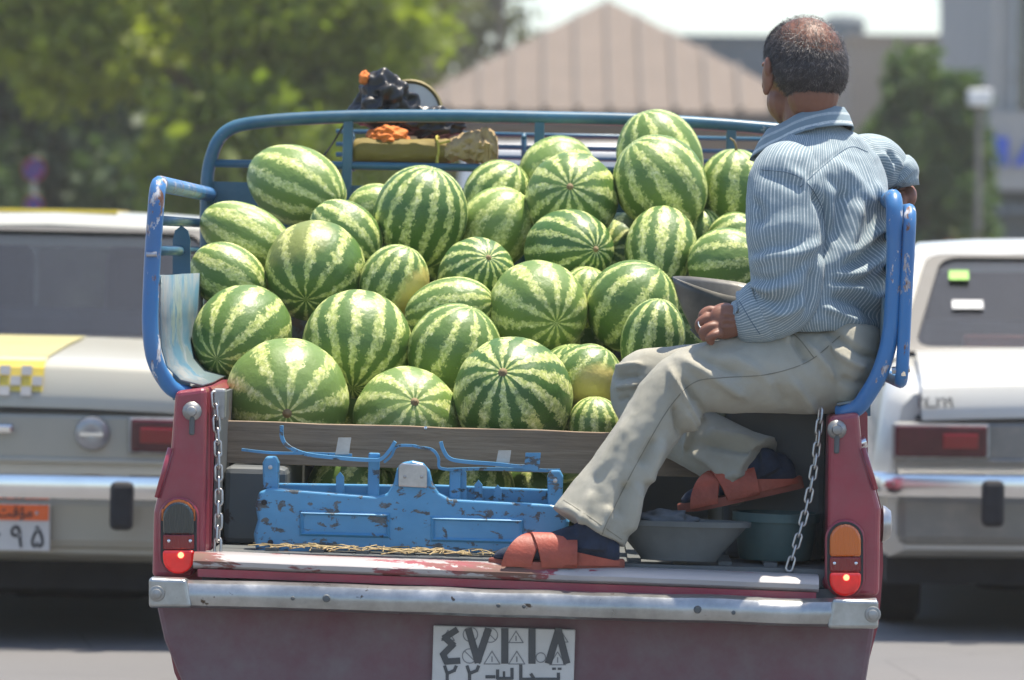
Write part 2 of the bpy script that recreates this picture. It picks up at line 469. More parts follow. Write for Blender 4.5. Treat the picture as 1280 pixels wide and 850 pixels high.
# veins inside the pale bands
vein = t.ramp(t.noise(17, 5, .8, vec, 1.2), [(.50, 0.0), (.60, 1.0)])
lite = t.mix(t.math('MULTIPLY', vein, .45), lite, (.10, .20, .045))
brkup = t.ramp(t.noise(6.5, 5, .7, vec, .6), [(.36, .25), (.52, 1.0)])
lightm = t.math('MULTIPLY', lightm, brkup)
fleck = t.ramp(t.noise(46, 4, .8, vec), [(.60, 0.0), (.70, .55)])
lightm = t.math('MAXIMUM', lightm, t.math('MULTIPLY', fleck, t.ramp(t.math('ADD', t.math('MULTIPLY', sn, .5), .5), [(.25, 0.0), (.5, 1.0)])))
colr = t.mix(lightm, dark, lite)
# ground patch: pale yellow where the melon lay in the field, at object -X
gp = t.ramp(t.math('ADD', t.math('MULTIPLY', sep.outputs[0], -1.0), t.math('MULTIPLY', t.noise(4, 4, .6, vec), .35)), [(.80, 0.0), (.98, 1.0)])
colr = t.mix(t.math('MULTIPLY', gp, patch), colr, (.52, .44, .13))
# dust and scratches
sc = t.ramp(t.noise(7, 6, .75, vec, 2.0), [(.66, 0.0), (.72, 1.0)])
colr = t.mix(t.math('MULTIPLY', sc, .28), colr, (.36, .33, .24))
t.set(color=colr, rough=t.ramp(fine, [(.3, .38), (.7, .55)]), spec=.5)
t.bump(t.noise(6, 3, .5, vec), .12, .02); M['watermelon_rind'] = t.m
simple('stem_dry', (.22, .16, .08), .85, 0, .3, 60)
simple('navel', (.34, .26, .13), .85, 0, .3, 60)

carpaint('stripe_sunlit', (.60, .54, .24)); carpaint('panel_dark', (.17, .17, .155)); carpaint('panel_beige', (.34, .33, .27))
simple('seam_khaki', (.19, .18, .14), .9); simple('seam_blue', (.09, .14, .19), .9)

t = NT('car_glass'); t.set(color=(.50, .56, .58), rough=.0, trans=1.0, ior=1.45); M['car_glass'] = t.m
simple('lamp_post', (.20, .18, .16), .7)

# ------------------------------------------------------------------ ground and road
def sheet(name, x0, x1, y0, y1, z, mat):
    b = MB().add([(x0, y0, z), (x1, y0, z), (x1, y1, z), (x0, y1, z)], [(0, 1, 2, 3)])
    return tag(b.build(name, M[mat]), kind='structure')
sheet('ground', -320, 320, -80, 700, -0.02, 'earth')
sheet('road', -7.2, 8.2, -60, 200, 0.0, 'asphalt')
for nm, x0, x1 in (('pavement', -11.5, -7.2), ('pavement', 8.2, 12.5)):
    tag(MB().box(((x0 + x1) / 2, 70, .055), (x1 - x0 - .16, 260, .15)).build(nm, M['paving']), kind='structure')
for x in (-7.24, 8.24):
    k = empty('kerb', ID, (x, 0, 0)); tag(k, kind='structure')
    base = MB().box((0, 0, 0), (.14, .96, .15)).build('kerb_stone', M['kerb_stone'], k, bevel=.012)
    base.location = (0, 14, .065)
    for i in range(1, 60):
        c = base.copy(); COL.objects.link(c); c.parent = k; c.location = (0, 14 + i, .065)

# ------------------------------------------------------------------ foliage
def leaves(name, mat, parent, blobs, n, size, seed, droop=.2):
    """leaf sized quads through the volume of the blobs; tint is each leaf's own colour"""
    rg = np.random.default_rng(seed)
    vol = np.array([b[3] * b[4] * b[5] for b in blobs]); pick = rg.choice(len(blobs), n, p=vol / vol.sum())
    B = np.array(blobs)[pick]
    d = rg.normal(size=(n, 3)); d /= np.linalg.norm(d, axis=1)[:, None]
    rad = rg.uniform(.25, 1, n) ** .5
    lump = 1 + .22 * np.sin(d[:, 0] * 5 + pick) * np.sin(d[:, 2] * 6 + pick * 2) + .12 * np.sin(d[:, 1] * 11 + pick)
    c = B[:, :3] + d * B[:, 3:6] * (rad * lump)[:, None]
    u = rg.normal(size=(n, 3)); u[:, 2] -= droop; u /= np.linalg.norm(u, axis=1)[:, None]
    w = np.cross(u, rg.normal(size=(n, 3))); w /= np.linalg.norm(w, axis=1)[:, None]
    s = size * rg.uniform(.6, 1.4, n)[:, None]
    v = np.stack([c - u * s * .1, c + w * s * .32 + u * s * .5, c + u * s, c - w * s * .32 + u * s * .5], 1).reshape(-1, 3)
    me = bpy.data.meshes.new(name)
    me.from_pydata(v.tolist(), [], np.arange(4 * n).reshape(-1, 4).tolist())
    clump = rg.uniform(0, 1, len(blobs))[pick] * .5 + rg.uniform(0, .5, n)
    a = me.attributes.new('tint', 'FLOAT', 'FACE'); a.data.foreach_set('value', clump.astype(np.float32))
    return link(name, me, M[mat], parent)

def tree(name, label, base, h, crown_r, mat, seed, n=14000, leaf=.16, low=.25, group=None, spread=1.0):
    rg = random.Random(seed)
    t = empty(name, ID, base); tag(t, label, 'tree', group)
    mb = MB()
    top = Vector((rg.uniform(-.3, .3), rg.uniform(-.3, .3), h * .72))
    pts = [Vector((0, 0, -.1)), Vector((.05, .02, h * .2)), top * .6 + Vector((.1, .05, 0)), top]
    mb.tube(pts, [h * .035, h * .027, h * .018, h * .006], 9)
    blobs = []
    for i in range(11):
        a = i * 2.4 + rg.uniform(-.4, .4); f = rg.uniform(.28, .8)
        st = top * f; e = st + Vector((math.cos(a) * crown_r * rg.uniform(.5, .8) * spread, math.sin(a) * crown_r * .65, h * rg.uniform(.02, .2)))
        mb.tube([st, st * .5 + e * .5 + Vector((0, 0, .1 * h * .3)), e], [h * .012, h * .008, h * .003], 6)
        r = crown_r * rg.uniform(.34, .5)
        blobs.append((e.x, e.y, e.z, r, r, r * rg.uniform(.7, .95)))
    for i in range(7):
        r = crown_r * rg.uniform(.36, .52)
        blobs.append((rg.uniform(-1, 1) * crown_r * .75 * spread, rg.uniform(-.6, .6) * crown_r, h * rg.uniform(low, .95), r, r, r * .85))
    mb.build('trunk', M['bark'], t, smooth=True)
    leaves('crown', mat, t, blobs, n, leaf, seed)
    return t

def at_ground(px, Y):
    p = wp(px, 313, Y); return Vector((p.x, Y, 0))
tr = [  # px, distance, height, crown radius, material, leaf count, label
    (-40, 62, 8.5, 3.6, 'leaf_dark', 'dark green leafy tree filling the corner beyond the yellow striped taxi'),
    (130, 66, 9.0, 3.2, 'leaf_dark', 'dark dense tree with low boughs behind the taxi roof'),
    (250, 50, 7.6, 2.2, 'leaf_bright', 'sunlit yellow green tree standing among the darker trees'),
    (300, 74, 8.5, 2.5, 'leaf_olive', 'olive brown hazy tree beyond the left end of the cargo rack'),
    (415, 104, 11, 2.6, 'leaf_olive', 'dull olive tree standing beside the ribbed roof'),
    (-260, 60, 8.0, 3.2, 'leaf_dark', 'dark leafy tree well past the corner of the street'),
    (-470, 68, 9.0, 3.4, 'leaf_olive', 'olive tree second from the corner of the street'),
    (-700, 64, 8.5, 3.4, 'leaf_dark', 'last dark tree of the row along the pavement'),
    (500, 112, 12.5, 3.4, 'leaf_olive', 'tall dark tree whose crown shows above the corner of the ribbed roof'),
]
for i, (px, Y, h, r, m, lab) in enumerate(tr):
    tree('street_tree', lab, at_ground(px, Y), h, r, m, 31 + i, n=15000, leaf=.22 if m != 'leaf_bright' else .2, low=.16, group='trees along the street')

def shrub(name, label, base, h, r, mat, seed, n=7000, group=None, leaf=.12, pointed=False):
    rg = random.Random(seed)
    t = empty(name, ID, base); tag(t, label, 'shrub', group)
    mb = MB()
    for k in range(4):
        a = k * 1.6 + rg.random()
        mb.tube([(0, 0, -.05), (math.cos(a) * r * .2, math.sin(a) * r * .2, h * .4), (math.cos(a) * r * .4, math.sin(a) * r * .4, h * .75)], [.05, .035, .01], 6)
    mb.build('trunk', M['bark'], t, smooth=True)
    bl = []
    for k in range(12):
        f = k / 11
        rr = r * ((1 - f) ** .5 * .5 + .2 if pointed else .42)
        bl.append((rg.uniform(-1, 1) * (r - rr) * (1 - f * (.5 if pointed else .1)), rg.uniform(-1, 1) * (r - rr), .25 + f * (h - .3), rr, rr, max(rr, h * .12)))
    leaves('crown', mat, t, bl, n, leaf, seed)
    return t
# low planting that closes the view under the trees on the left
for i, px in enumerate((-60, 60, 170, 300, 420, 520)):
    shrub('roadside_shrub', ('broad dark shrub at the foot of the corner tree', 'dark shrub behind the post with round signs', 'dark shrub at the edge of the taxi roof', 'olive shrub below the sunlit yellow green tree', 'olive shrub behind the left rack post', 'olive shrub at the foot of the ribbed roof house')[i], at_ground(px, 58 + (i % 2) * 5), 2.3, 1.15, 'leaf_dark' if i < 3 else 'leaf_olive', 70 + i, group='dark shrubs under the trees', n=6000, leaf=.15)
# pointed evergreens on the right
hd = [(1052, 2.05, 'slim pointed evergreen at the man\'s shoulder'), (1082, 2.75, 'pointed evergreen second from the man\'s shoulder'), (1108, 3.25, 'pointed evergreen with the tallest narrow tip'),
      (1142, 3.0, 'pointed evergreen in the middle of the right hand row'), (1176, 3.45, 'broad rounded evergreen, tallest of the row'),
      (1210, 2.9, 'evergreen at the end of the row beside the pale lamp')]
for i, (px, h, lab) in enumerate(hd):
    shrub('evergreen', lab, at_ground(px, 60 + .3 * (i % 2)), h + .05, .72 if i != 4 else .85, 'leaf_hedge', 90 + i, n=12000, leaf=.12, pointed=(i != 4), group='row of evergreens')

def small_flowers(px, Y, lab, seed):
    rg = random.Random(seed)
    t = empty('flower_bush', ID, at_ground(px, Y)); tag(t, lab, 'bush', 'orange flowering bushes')
    bl = [(rg.uniform(-.5, .5), rg.uniform(-.2, .2), .3 + rg.uniform(0, .9), .35, .3, .3) for _ in range(7)]
    leaves('foliage', 'leaf_olive', t, bl, 1800, .1, seed)
    mb = MB()
    for _ in range(90):
        b = rg.choice(bl); d = Vector((rg.gauss(0, 1), rg.gauss(0, 1), rg.gauss(0, 1))).normalized()
        p = Vector(b[:3]) + Vector((d.x * b[3], d.y * b[4], d.z * b[5]))
        mb.lathe([(.005, -.03), (.05, 0), (.06, .02), (.005, .03)], 6, Matrix.Translation(p))
    mb.build('blossom', M['flower_orange'], t)
small_flowers(1150, 46, 'orange flowering bush behind the white sedan', 5)
small_flowers(1195, 47, 'orange flowering bush behind the white sedan', 6)
small_flowers(1245, 46, 'orange flowering bush behind the white sedan', 8)

# ------------------------------------------------------------------ buildings
def on(px, py, Y): return wp(px, py, Y)
# hipped ribbed roof house
Y0 = 92.0
cx = on(756, 313, Y0 + 4.4).x
hw = 4.1; eav = on(756, 139, Y0).z; apex = on(756, 3, Y0 + 4.4).z
house = empty('ribbed_roof_house', ID, (cx, Y0, 0))
tag(house, 'brown house with a wide hipped metal roof of upright ribs', 'house')
MB().box((0, 4.4, eav / 2 - .16), (2 * hw - 1.2, 7.6, eav - .32)).build('wall', M['wall_brown'], house)
roof = MB().add([(-hw, 0, eav), (hw, 0, eav), (hw, 8.8, eav), (-hw, 8.8, eav), (-.12, 4.4, apex), (.12, 4.4, apex)],
                [(0, 1, 5, 4), (1, 2, 5), (2, 3, 4, 5), (3, 0, 4), (3, 2, 1, 0)]).build('roof', M['roof_metal'], house)
MB().box((0, 4.4, eav - .16), (2 * hw + .05, 8.85, .26)).build('fascia', M['roof_seam'], house)
for i in range(-6, 7):
    x = i * .62
    f = 1 - abs(x) / hw
    p0 = Vector((x, 0, eav + .02)); p1 = Vector((x, 4.4 * f, eav + (apex - eav) * f + .02))
    if f < .06: continue
    b = MB(); d = Vector((.045, 0, 0)); u = Vector((0, -.05, .08))
    b.hexa([p0 - d, p0 + d, p1 + d, p1 - d, p0 - d + u, p0 + d + u, p1 + d + u, p1 - d + u]).build('roof_rib', M['roof_seam'], roof)
for i, x in enumerate((-2.6, -1.0, 1.0, 2.6)):
    w = MB().box((x, .56, eav - 1.45), (.9, .1, 1.3)).build('window', M['window_dark'], house)
    MB().box((x, .52, eav - 2.16), (1.1, .2, .08)).build('sill', M['frame_pale'], w)
# slate block behind, tan wall, pale roof beyond
def block(name, label, x0p, x1p, ytop, Y, depth, mat, cat='building', win=None, wy=None):
    x0 = on(x0p, 313, Y).x; x1 = on(x1p, 313, Y).x; z = on((x0p + x1p) / 2, ytop, Y).z
    t = empty(name, ID, ((x0 + x1) / 2, Y, 0)); tag(t, label, cat)
    w = x1 - x0
    MB().box((0, depth / 2, z / 2 - .06), (w, depth, z + .08)).build('wall', M[mat], t)
    MB().box((0, depth / 2, z + .03), (w + .16, depth + .16, .14)).build('parapet', M[mat], t)
    return t, w, z
tan, w, z = block('tan_wall_building', 'long tan building with a flat top behind the evergreens', 1062, 1330, 50, 100, 12, 'wall_tan')
for i in range(4):
    x = -w / 2 + .8 + i * 1.15
    f = MB().box((x, -.02, z - 1.9), (.6, .08, .9)).build('window', M['window_dark'], tan)
    MB().box((x, -.05, z - 2.4), (.75, .14, .07)).build('sill', M['frame_pale'], f)
slate, w, z = block('slate_building', 'low slate grey building seen between the ribbed roof and the man\'s head', 840, 1075, 50, 112, 10, 'wall_slate')
for i in range(3):
    f = MB().box((-1.2 + i * 1.2, -.02, z - 2.2), (.7, .08, 1.0)).build('window', M['window_dark'], slate)
    MB().box((-1.2 + i * 1.2, -.05, z - 2.75), (.85, .14, .07)).build('sill', M['frame_pale'], f)
far, w, z = block('pale_rooftop_room', 'narrow rooftop room with mauve shutters', 1192, 1243, -6, 98, 3, 'wall_tan')
for x in (-.22, .02, .24):
    MB().box((x, -.03, z - .45), (.15, .1, .62)).build('shutter', M['shutter_mauve'], far)
pale = empty('water_tank', ID, tuple(on(1055, 42, 118)[:2]) + (0,)); tag(pale, 'small grey rooftop tank behind the man\'s head', 'tank')
zz = on(1055, 56, 118).z
MB().lathe([(.05, 0), (.5, .02), (.52, .55), (.4, .7), (.05, .74)], 20, Matrix.Translation((0, 0, zz))).build('tank_body', M['wall_slate'], pale, smooth='auto')
for sx in (-.35, .35):
    for sy in (-.35, .35):
        MB().tube([(sx, sy, 0), (sx, sy, zz + .05)], .05, 6).build('tank_leg', M['wall_slate'], pale)
# building at the right edge with sign band
Y1 = 66
x0 = on(1236, 313, Y1).x
sb = empty('sign_building', ID, (x0, Y1, 0)); tag(sb, 'grey building with a tall dark window above a blue lettered sign band', 'building')
zt = 9.0
def zb(py): return on(1260, py, Y1).z
W = 6.0
MB().box((W / 2, 4, zb(238) / 2), (W, 7.4, zb(238))).build('lower_wall', M['wall_slate'], sb)
MB().box((W / 2, 4, (zb(140) + zt) / 2 + .01), (W, 8, zt - zb(140))).build('wall', M['wall_grey'], sb)
band = MB().box((W / 2, 3.9, (zb(140) + zb(238)) / 2), (W + .02, 8.25, zb(140) - zb(238))).build('sign_band', M['wall_grey'], sb)
for k in range(3):
    xx = .3 + k * 2.0
    wn_ = MB().box((xx + .75, -.02, (zb(136) + zt - .6) / 2), (1.4, .1, zt - .6 - zb(136))).build('window', M['window_dark'], sb)
    for dx in (0.0, .75, 1.5):
        MB().box((xx + dx, -.07, (zb(136) + zt - .6) / 2), (.06, .12, zt - .5 - zb(136))).build('mullion', M['frame_pale'], wn_)
s = (zb(172) - zb(208))
for k, (xa, outl) in enumerate([(on(1237, 190, Y1 - .3).x - x0, [(0, 0), (.30, 0), (.30, 1), (0, 1)]),
                                (on(1267, 190, Y1 - .3).x - x0, [(0, 0), (.14, 0), (.2, .3), (.5, .3), (.56, 0), (.72, 0), (.45, 1), (.25, 1)]),
                                (on(1302, 190, Y1 - .3).x - x0, [(0, 0), (.55, 0), (.55, .2), (.18, .2), (.18, 1), (0, 1)])]):
    MB().prism([Vector((xa + a * (1 if k else .85), 0, zb(208) + c * s)) for a, c in outl], (0, -.30, 0), (0, -.22, 0)).build('letter', M['sign_blue'], sb)
MB().box((W / 2, -.1, zb(262)), (W, .3, .1)).build('canopy', M['wall_slate'], sb)
# pale street lamp box
lp = empty('street_lamp', ID, at_ground(1222, 58)); tag(lp, 'white box headed street lamp beside the grey building', 'street lamp')
zl = on(1222, 122, 58).z
MB().tube([(0, 0, 0), (0, 0, zl - .1)], [.05, .035], 10).build('post', M['lamp_post'], lp)
MB().box((0, 0, zl), (.28, .26, .2)).build('lamp_head', M['lamp_white'], lp, bevel=.03)
# post with two small round signs among the trees
sp_ = empty('traffic_sign', ID, at_ground(42, 52)); tag(sp_, 'post with two small round blue signs ringed and barred in red', 'traffic sign')
MB().tube([(0, 0, 0), (0, 0, on(42, 195, 52).z)], .025, 8).build('post', M['frame_pale'], sp_)
for py, r_ in ((212, .125), (256, .10)):
    zc = on(42, py, 52).z; MXs = Matrix.Translation((0, -.04, zc)) @ Matrix.Rotation(R(90), 4, 'X')
    dsc = MB().lathe([(.002, .006), (r_ * .82, .006), (r_ * .82, -.004), (.002, -.004)], 28, MXs).build('sign_face', M['pedestrian_blue'], sp_)
    MB().lathe([(r_ * .80, -.005), (r_, -.005), (r_, .008), (r_ * .80, .009)], 28, MXs, caps=False).build('sign_ring', M['pedestrian_red'], dsc)
    MB().box((0, -.052, zc), (r_ * 1.7, .006, r_ * .22), Matrix.Rotation(R(45), 3, 'Y')).build('sign_bar', M['pedestrian_red'], dsc)
# utility pole by the trees
up = empty('utility_pole', ID, at_ground(622, 108)); tag(up, 'dark utility pole rising behind the ribbed roof', 'pole')
MB().tube([(0, 0, 0), (0, 0, 7.5)], [.13, .09], 10).build('shaft', M['bark'], up)
MB().box((0, 0, 7.0), (1.6, .1, .12)).build('cross_arm', M['bark'], up)

# summer haze over the street
hz = MB().box((0, 310, 8.0), (660, 800, 18.4)).build('haze', None)
tag(hz, kind='stuff')
hm = bpy.data.materials.new('haze'); hm.use_nodes = True
nt = hm.node_tree; nt.nodes.remove(nt.nodes['Principled BSDF'])
pv = nt.nodes.new('ShaderNodeVolumePrincipled'); pv.inputs['Density'].default_value = .0009
pv.inputs['Color'].default_value = (.95, .93, .87, 1); pv.inputs['Anisotropy'].default_value = .2
nt.links.new(pv.outputs['Volume'], nt.nodes['Material Output'].inputs['Volume'])
hz.data.materials.append(hm)
hz['label'] = 'thin pale summer haze over the street'; hz['category'] = 'haze'

# ------------------------------------------------------------------ sedans
def wheel(parent, c, r=.275, w=.16, side=1):
    Mx = Matrix.Translation(c) @ Matrix.Rotation(R(90), 4, 'Y')
    prof = [(r * .62, -w / 2), (r * .9, -w / 2), (r, -w * .36), (r, w * .36), (r * .9, w / 2), (r * .62, w / 2)]
    o = MB().lathe(prof, 28, Mx).build('wheel', M['rubber'], parent, smooth='auto')
    MB().lathe([(.02, -w * .3), (r * .6, -w * .3), (r * .63, -w * .46), (r * .63, w * .46), (r * .6, w * .3), (.02, w * .3)], 24, Mx).build('rim', M['steel'], o, smooth='auto')
    return o

def sedan(name, label, base, yaw, paint, z_lid, z_brk, z_belt, z_roof, half=.79, length=3.86, checker=False, plate=None, group=None, roll=0, panel=None):
    t = empty(name, Matrix.Translation(base) @ Matrix.Rotation(yaw, 4, 'Z') @ Matrix.Rotation(roll, 4, 'Y')); tag(t, label, 'car', group)
    P = M[paint]
    L = length; H = half
    # lower body: stations along y, cross-section half outline
    st = [  # y, half width, z bottom, z shoulder
        (.05, H - .05, .30, z_brk - .03), (.12, H, .27, z_brk - .012), (.55, H + .005, .24, (z_brk + z_belt) / 2 - .008), (.85, H + .01, .22, z_belt - .01), (1.9, H + .01, .21, z_belt - .03),
        (2.75, H, .21, z_belt - .05), (3.3, H - .02, .23, z_belt - .09), (L - .06, H - .03, .28, z_belt - .14), (L, H - .07, .32, z_belt - .18)]
    rings = []
    for y, h, zb_, zs in st:
        hs = zs - zb_
        sec = [(-h + .06, zb_), (-h, zb_ + .1), (-h - .0, zb_ + hs * .45), (-h + .015, zb_ + hs * .62), (-h + .045, zs - .05), (-h + .085, zs - .008), (-h + .14, zs + .004), (0, zs + .012)]
        full = sec + [(-x, z) for x, z in sec[-2::-1]]
        rings.append([Vector((x, y, z)) for x, z in full])
    body = MB().rings(rings).build('body', P, t, smooth='auto')
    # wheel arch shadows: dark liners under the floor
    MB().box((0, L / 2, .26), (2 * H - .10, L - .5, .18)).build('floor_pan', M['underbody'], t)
    # greenhouse
    yb0, yb1, yf1, yf0 = .80, 1.32, 2.25, 2.92       # base rear, roof rear, roof front, base front
    hb, ht = H - .05, H - .17
    zb_, zt_ = z_belt - .02, z_roof
    roofr = []
    for y, h, z in ((yb1 - .06, ht - .06, zt_ - .055), (yb1 + .02, ht - .01, zt_ - .025), (yb1 + .35, ht + .01, zt_), (yf1 - .35, ht + .01, zt_), (yf1, ht - .01, zt_ - .03), (yf1 + .06, ht - .05, zt_ - .06)):
        roofr.append([Vector((x * h, y, z - d)) for x, d in ((-1, .065), (-1.0, .03), (-.93, .008), (-.6, -.006), (0, -.014), (.6, -.006), (.93, .008), (1.0, .03), (1, .065))])
    roof = MB().rings(roofr).build('roof', P, t, smooth='auto')
    def pil(a, b, w0, w1, n):
        a = Vector(a); b = Vector(b)
        for s in (-1, 1):
            A = Vector((a.x * s, a.y, a.z)); B = Vector((b.x * s, b.y, b.z)); wx0 = Vector((w0[0] * s, w0[1], 0)); wx1 = Vector((w1[0] * s, w1[1], 0)); th = Vector((-.05 * s, .0, 0))
            MB().hexa([A - wx0, A + wx0, A + wx0 + th, A - wx0 + th, B - wx1, B + wx1, B + wx1 + th, B - wx1 + th]).build(n, P, t, bevel=.012)
    pil((hb, yb0 + .06, zb_), (ht, yb1 + .04, zt_ - .05), (.0, .10), (.0, .07), 'rear_pillar')
    pil((hb, 1.95, zb_), (ht + .01, 1.95, zt_ - .05), (0, .04), (0, .035), 'centre_pillar')
    pil((hb, yf0 - .05, zb_), (ht, yf1 + .02, zt_ - .05), (0, .06), (0, .04), 'front_pillar')
    # rear window: dark rubber seal and pane
    def pane(nm, pts, inset, mat, off):
        pts = [Vector(p) for p in pts]; c = sum(pts, Vector()) / 4
        pts = fillet_loop([p + (c - p) * inset for p in pts], .07)
        nrm = (pts[len(pts) // 3] - pts[0]).cross(pts[2 * len(pts) // 3] - pts[0]).normalized()
        if nrm.dot(off) < 0: nrm = -nrm
        return MB().prism(pts, nrm * off.length, nrm * (off.length - .012))
    rq = [(-hb + .05, yb0 - .0, zb_ + .015), (hb - .05, yb0 - .0, zb_ + .015), (ht - .045, yb1 - .055, zt_ - .06), (-ht + .045, yb1 - .055, zt_ - .06)]
    def loop_at(inset, k):
        pts = [Vector(p) for p in rq]; c = sum(pts, Vector()) / 4
        nrm = (pts[1] - pts[0]).cross(pts[2] - pts[0]).normalized()
        if nrm.y > 0: nrm = -nrm
        return [p + nrm * k for p in fillet_loop([p + (c - p) * inset for p in pts], .07)]
    la, lb, lc, ld = loop_at(0, .014), loop_at(.085, .016), loop_at(.085, -.004), loop_at(0, -.004)
    MB().rings([la, lb, lc, ld, la], True, False).build('window_seal', M['black_plastic'], t)
    g = pane('g', rq, .07, 0, Vector((0, -.006, .002))).build('rear_window', M['car_glass'], t)
    fq = [(-hb + .05, yf0, zb_ + .015), (hb - .05, yf0, zb_ + .015), (ht - .05, yf1 + .05, zt_ - .06), (-ht + .05, yf1 + .05, zt_ - .06)]
    pane('w', fq, .03, 0, Vector((0, .01, .01))).build('windscreen', M['car_glass'], t)
    for s in (-1, 1):
        for q in ([(s * hb, yb0 + .2, zb_ + .02), (s * hb, 1.91, zb_ + .02), (s * ht, 1.91, zt_ - .06), (s * ht, yb1 + .13, zt_ - .06)],
                  [(s * hb, 1.99, zb_ + .02), (s * hb, yf0 - .12, zb_ + .02), (s * ht, yf1 - .03, zt_ - .06), (s * ht, 1.99, zt_ - .06)]):
            pane('d', q, .02, 0, Vector((s * .004, 0, .0005))).build('side_window', M['car_glass'], t)
    # cabin inside
    MB().box((0, 1.86, zb_ + .018), (2 * hb - .10, 1.96, .03)).build('parcel_shelf', M['car_seat'], t)
    MB().box((0, 1.42, zb_ + .07), (2 * hb - .3, .12, .12)).build('rear_seat_back', M['car_seat'], t, bevel=.04)
    for x in (-.36, .36):
        MB().box((x, 2.0, zb_ + .1), (.46, .14, .5)).build('seat', M['car_seat'], t, bevel=.05)
    # boot lid with its own edges
    lid = []
    for y, z in ((.0, z_lid - .004), (.004, z_lid + .012), (.030, z_brk - .035), (.05, z_brk - .012), (.10, z_brk + .002), (.42, (z_brk + z_belt) / 2 + .004), (.74, z_belt - .003)):
        lid.append([Vector((x * (H - .16), y, z + .012 + (1 - x * x) * .016)) for x in (-1, -.97, -.8, -.4, 0, .4, .8, .97, 1)])
    low = [[p - Vector((0, 0, .03)) for p in r] for r in lid]
    boot = MB().rings([a + b[::-1] for a, b in zip(lid, low)]).build('boot_lid', P, t, smooth='auto')
    MB().box((0, .026, z_lid - .012), (2 * H - .28, .03, .014)).build('lid_gap', M['black_plastic'], boot)
    # rear panel
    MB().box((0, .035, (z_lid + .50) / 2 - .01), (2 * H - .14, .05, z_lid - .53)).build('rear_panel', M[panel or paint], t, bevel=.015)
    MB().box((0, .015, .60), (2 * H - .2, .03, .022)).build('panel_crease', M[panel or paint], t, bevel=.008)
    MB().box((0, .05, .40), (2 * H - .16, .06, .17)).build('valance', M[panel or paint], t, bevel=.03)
    for s in (-1, 1):
        tl = MB().box((s * .565, .006, z_lid - .09), (.31, .05, .105)).build('tail_light', M['taillight_red'], t, bevel=.01)
        MB().box((s * .50, -.022, z_lid - .09), (.12, .008, .05)).build('reflector', M['lens_red'], tl, bevel=.004)
        MB().box((s * .565, .012, z_lid - .09), (.33, .045, .122)).build('bezel', M['dull_steel'], tl, bevel=.01)
    # bumper
    zz = .52
    path = [(-H - .03, .28, zz), (-H - .02, .02, zz), (-H + .05, -.06, zz), (0, -.085, zz), (H - .05, -.06, zz), (H + .02, .02, zz), (H + .03, .28, zz)]
    path = fillet(path, .06)
    bm_ = MB()
    prof = [(0, -.042), (.018, -.036), (.026, .0), (.018, .036), (0, .042), (-.012, .03), (-.012, -.03)]
    rings = []
    for i, p in enumerate(path):
        a = path[max(i - 1, 0)]; b = path[min(i + 1, len(path) - 1)]; tg = (b - a).normalized(); out = Vector((tg.y, -tg.x, 0))
        rings.append([p + out * u + Vector((0, 0, v)) for u, v in prof])
    bum = bm_.rings(rings).build('bumper', M['chrome'], t, smooth='auto')
    for s in (-1, 1):
        MB().box((s * .395, -.115, zz - .055), (.075, .055, .155)).build('overrider', M['rubber'], bum, bevel=.018)
    # exhaust and spare wheel well under the tail
    MB().lathe([(.02, -.26), (.10, -.25), (.115, -.2), (.115, .2), (.10, .25), (.02, .26)], 18, Matrix.Translation((.20, .55, .235)) @ Matrix.Rotation(R(90), 4, 'Y')).build('silencer', M['underbody'], t, smooth='auto')
    MB().lathe([(.05, 0), (.26, .02), (.30, .1), (.30, .2)], 22, Matrix.Translation((-.16, .62, .12))).build('spare_wheel_well', M['underbody'], t, smooth='auto')
    for s in (-1, 1):
        wheel(t, (s * (H - .10), .80, .275)); wheel(t, (s * (H - .10), 3.10, .275))
    MB().tube([(-H + .1, .80, .275), (H - .1, .80, .275)], .045, 10).build('rear_axle', M['underbody'], t)
    for s in (-1, 1):
        MB().box((s * (H + .005), 2.0, z_belt - .16), (.03, .15, .025)).build('door_handle', M['chrome'], t, bevel=.006)
    return t, body, boot

def fillet_loop(pts, r, n=5):
    pts = [Vector(p) for p in pts]; m = len(pts); out = []
    for i in range(m):
        a, b, c = pts[i - 1], pts[i], pts[(i + 1) % m]
        u = a - b; v = c - b; d = min(r, u.length * .45, v.length * .45)
        p = b + u.normalized() * d; q = b + v.normalized() * d
        for k in range(n + 1):
            f = k / n; out.append((1 - f) ** 2 * p + 2 * f * (1 - f) * b + f * f * q)
    return out


Yl = 15.55
gx = wp(2, 560, Yl).x
taxi, tbody, tboot = sedan('taxi', 'cream taxi sedan with a yellow checkered stripe on its boot', (gx, Yl, 0), R(-.6), 'car_cream', .777, .900, .962, 1.405, checker=True, roll=R(.5), panel='panel_beige')
# yellow stripe with its grey checks on the lid
ys = [(.004, .789), (.030, .865), (.05, .888), (.10, .902), (.42, .935), (.70, .957)]
def lidz(y, x=.1):
    for (a, za), (b, zb2) in zip(ys, ys[1:]):
        if a <= y <= b: return za + (zb2 - za) * (y - a) / (b - a) + (1 - (x / .63) ** 2) * .016 + .0165
    return ys[-1][1] + .0325
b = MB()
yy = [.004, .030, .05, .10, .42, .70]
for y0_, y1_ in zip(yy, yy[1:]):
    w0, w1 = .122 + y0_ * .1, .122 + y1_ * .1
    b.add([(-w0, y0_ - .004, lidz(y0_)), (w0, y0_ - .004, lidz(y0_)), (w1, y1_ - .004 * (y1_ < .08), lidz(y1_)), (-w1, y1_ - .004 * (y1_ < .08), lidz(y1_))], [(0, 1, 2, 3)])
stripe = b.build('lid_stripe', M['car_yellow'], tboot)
stripe.data.materials.append(M['stripe_sunlit'])
for f_ in stripe.data.polygons: f_.material_index = 1 if f_.index >= 2 else 0  # upper faces take a paler yellow, sunlight put into the colour
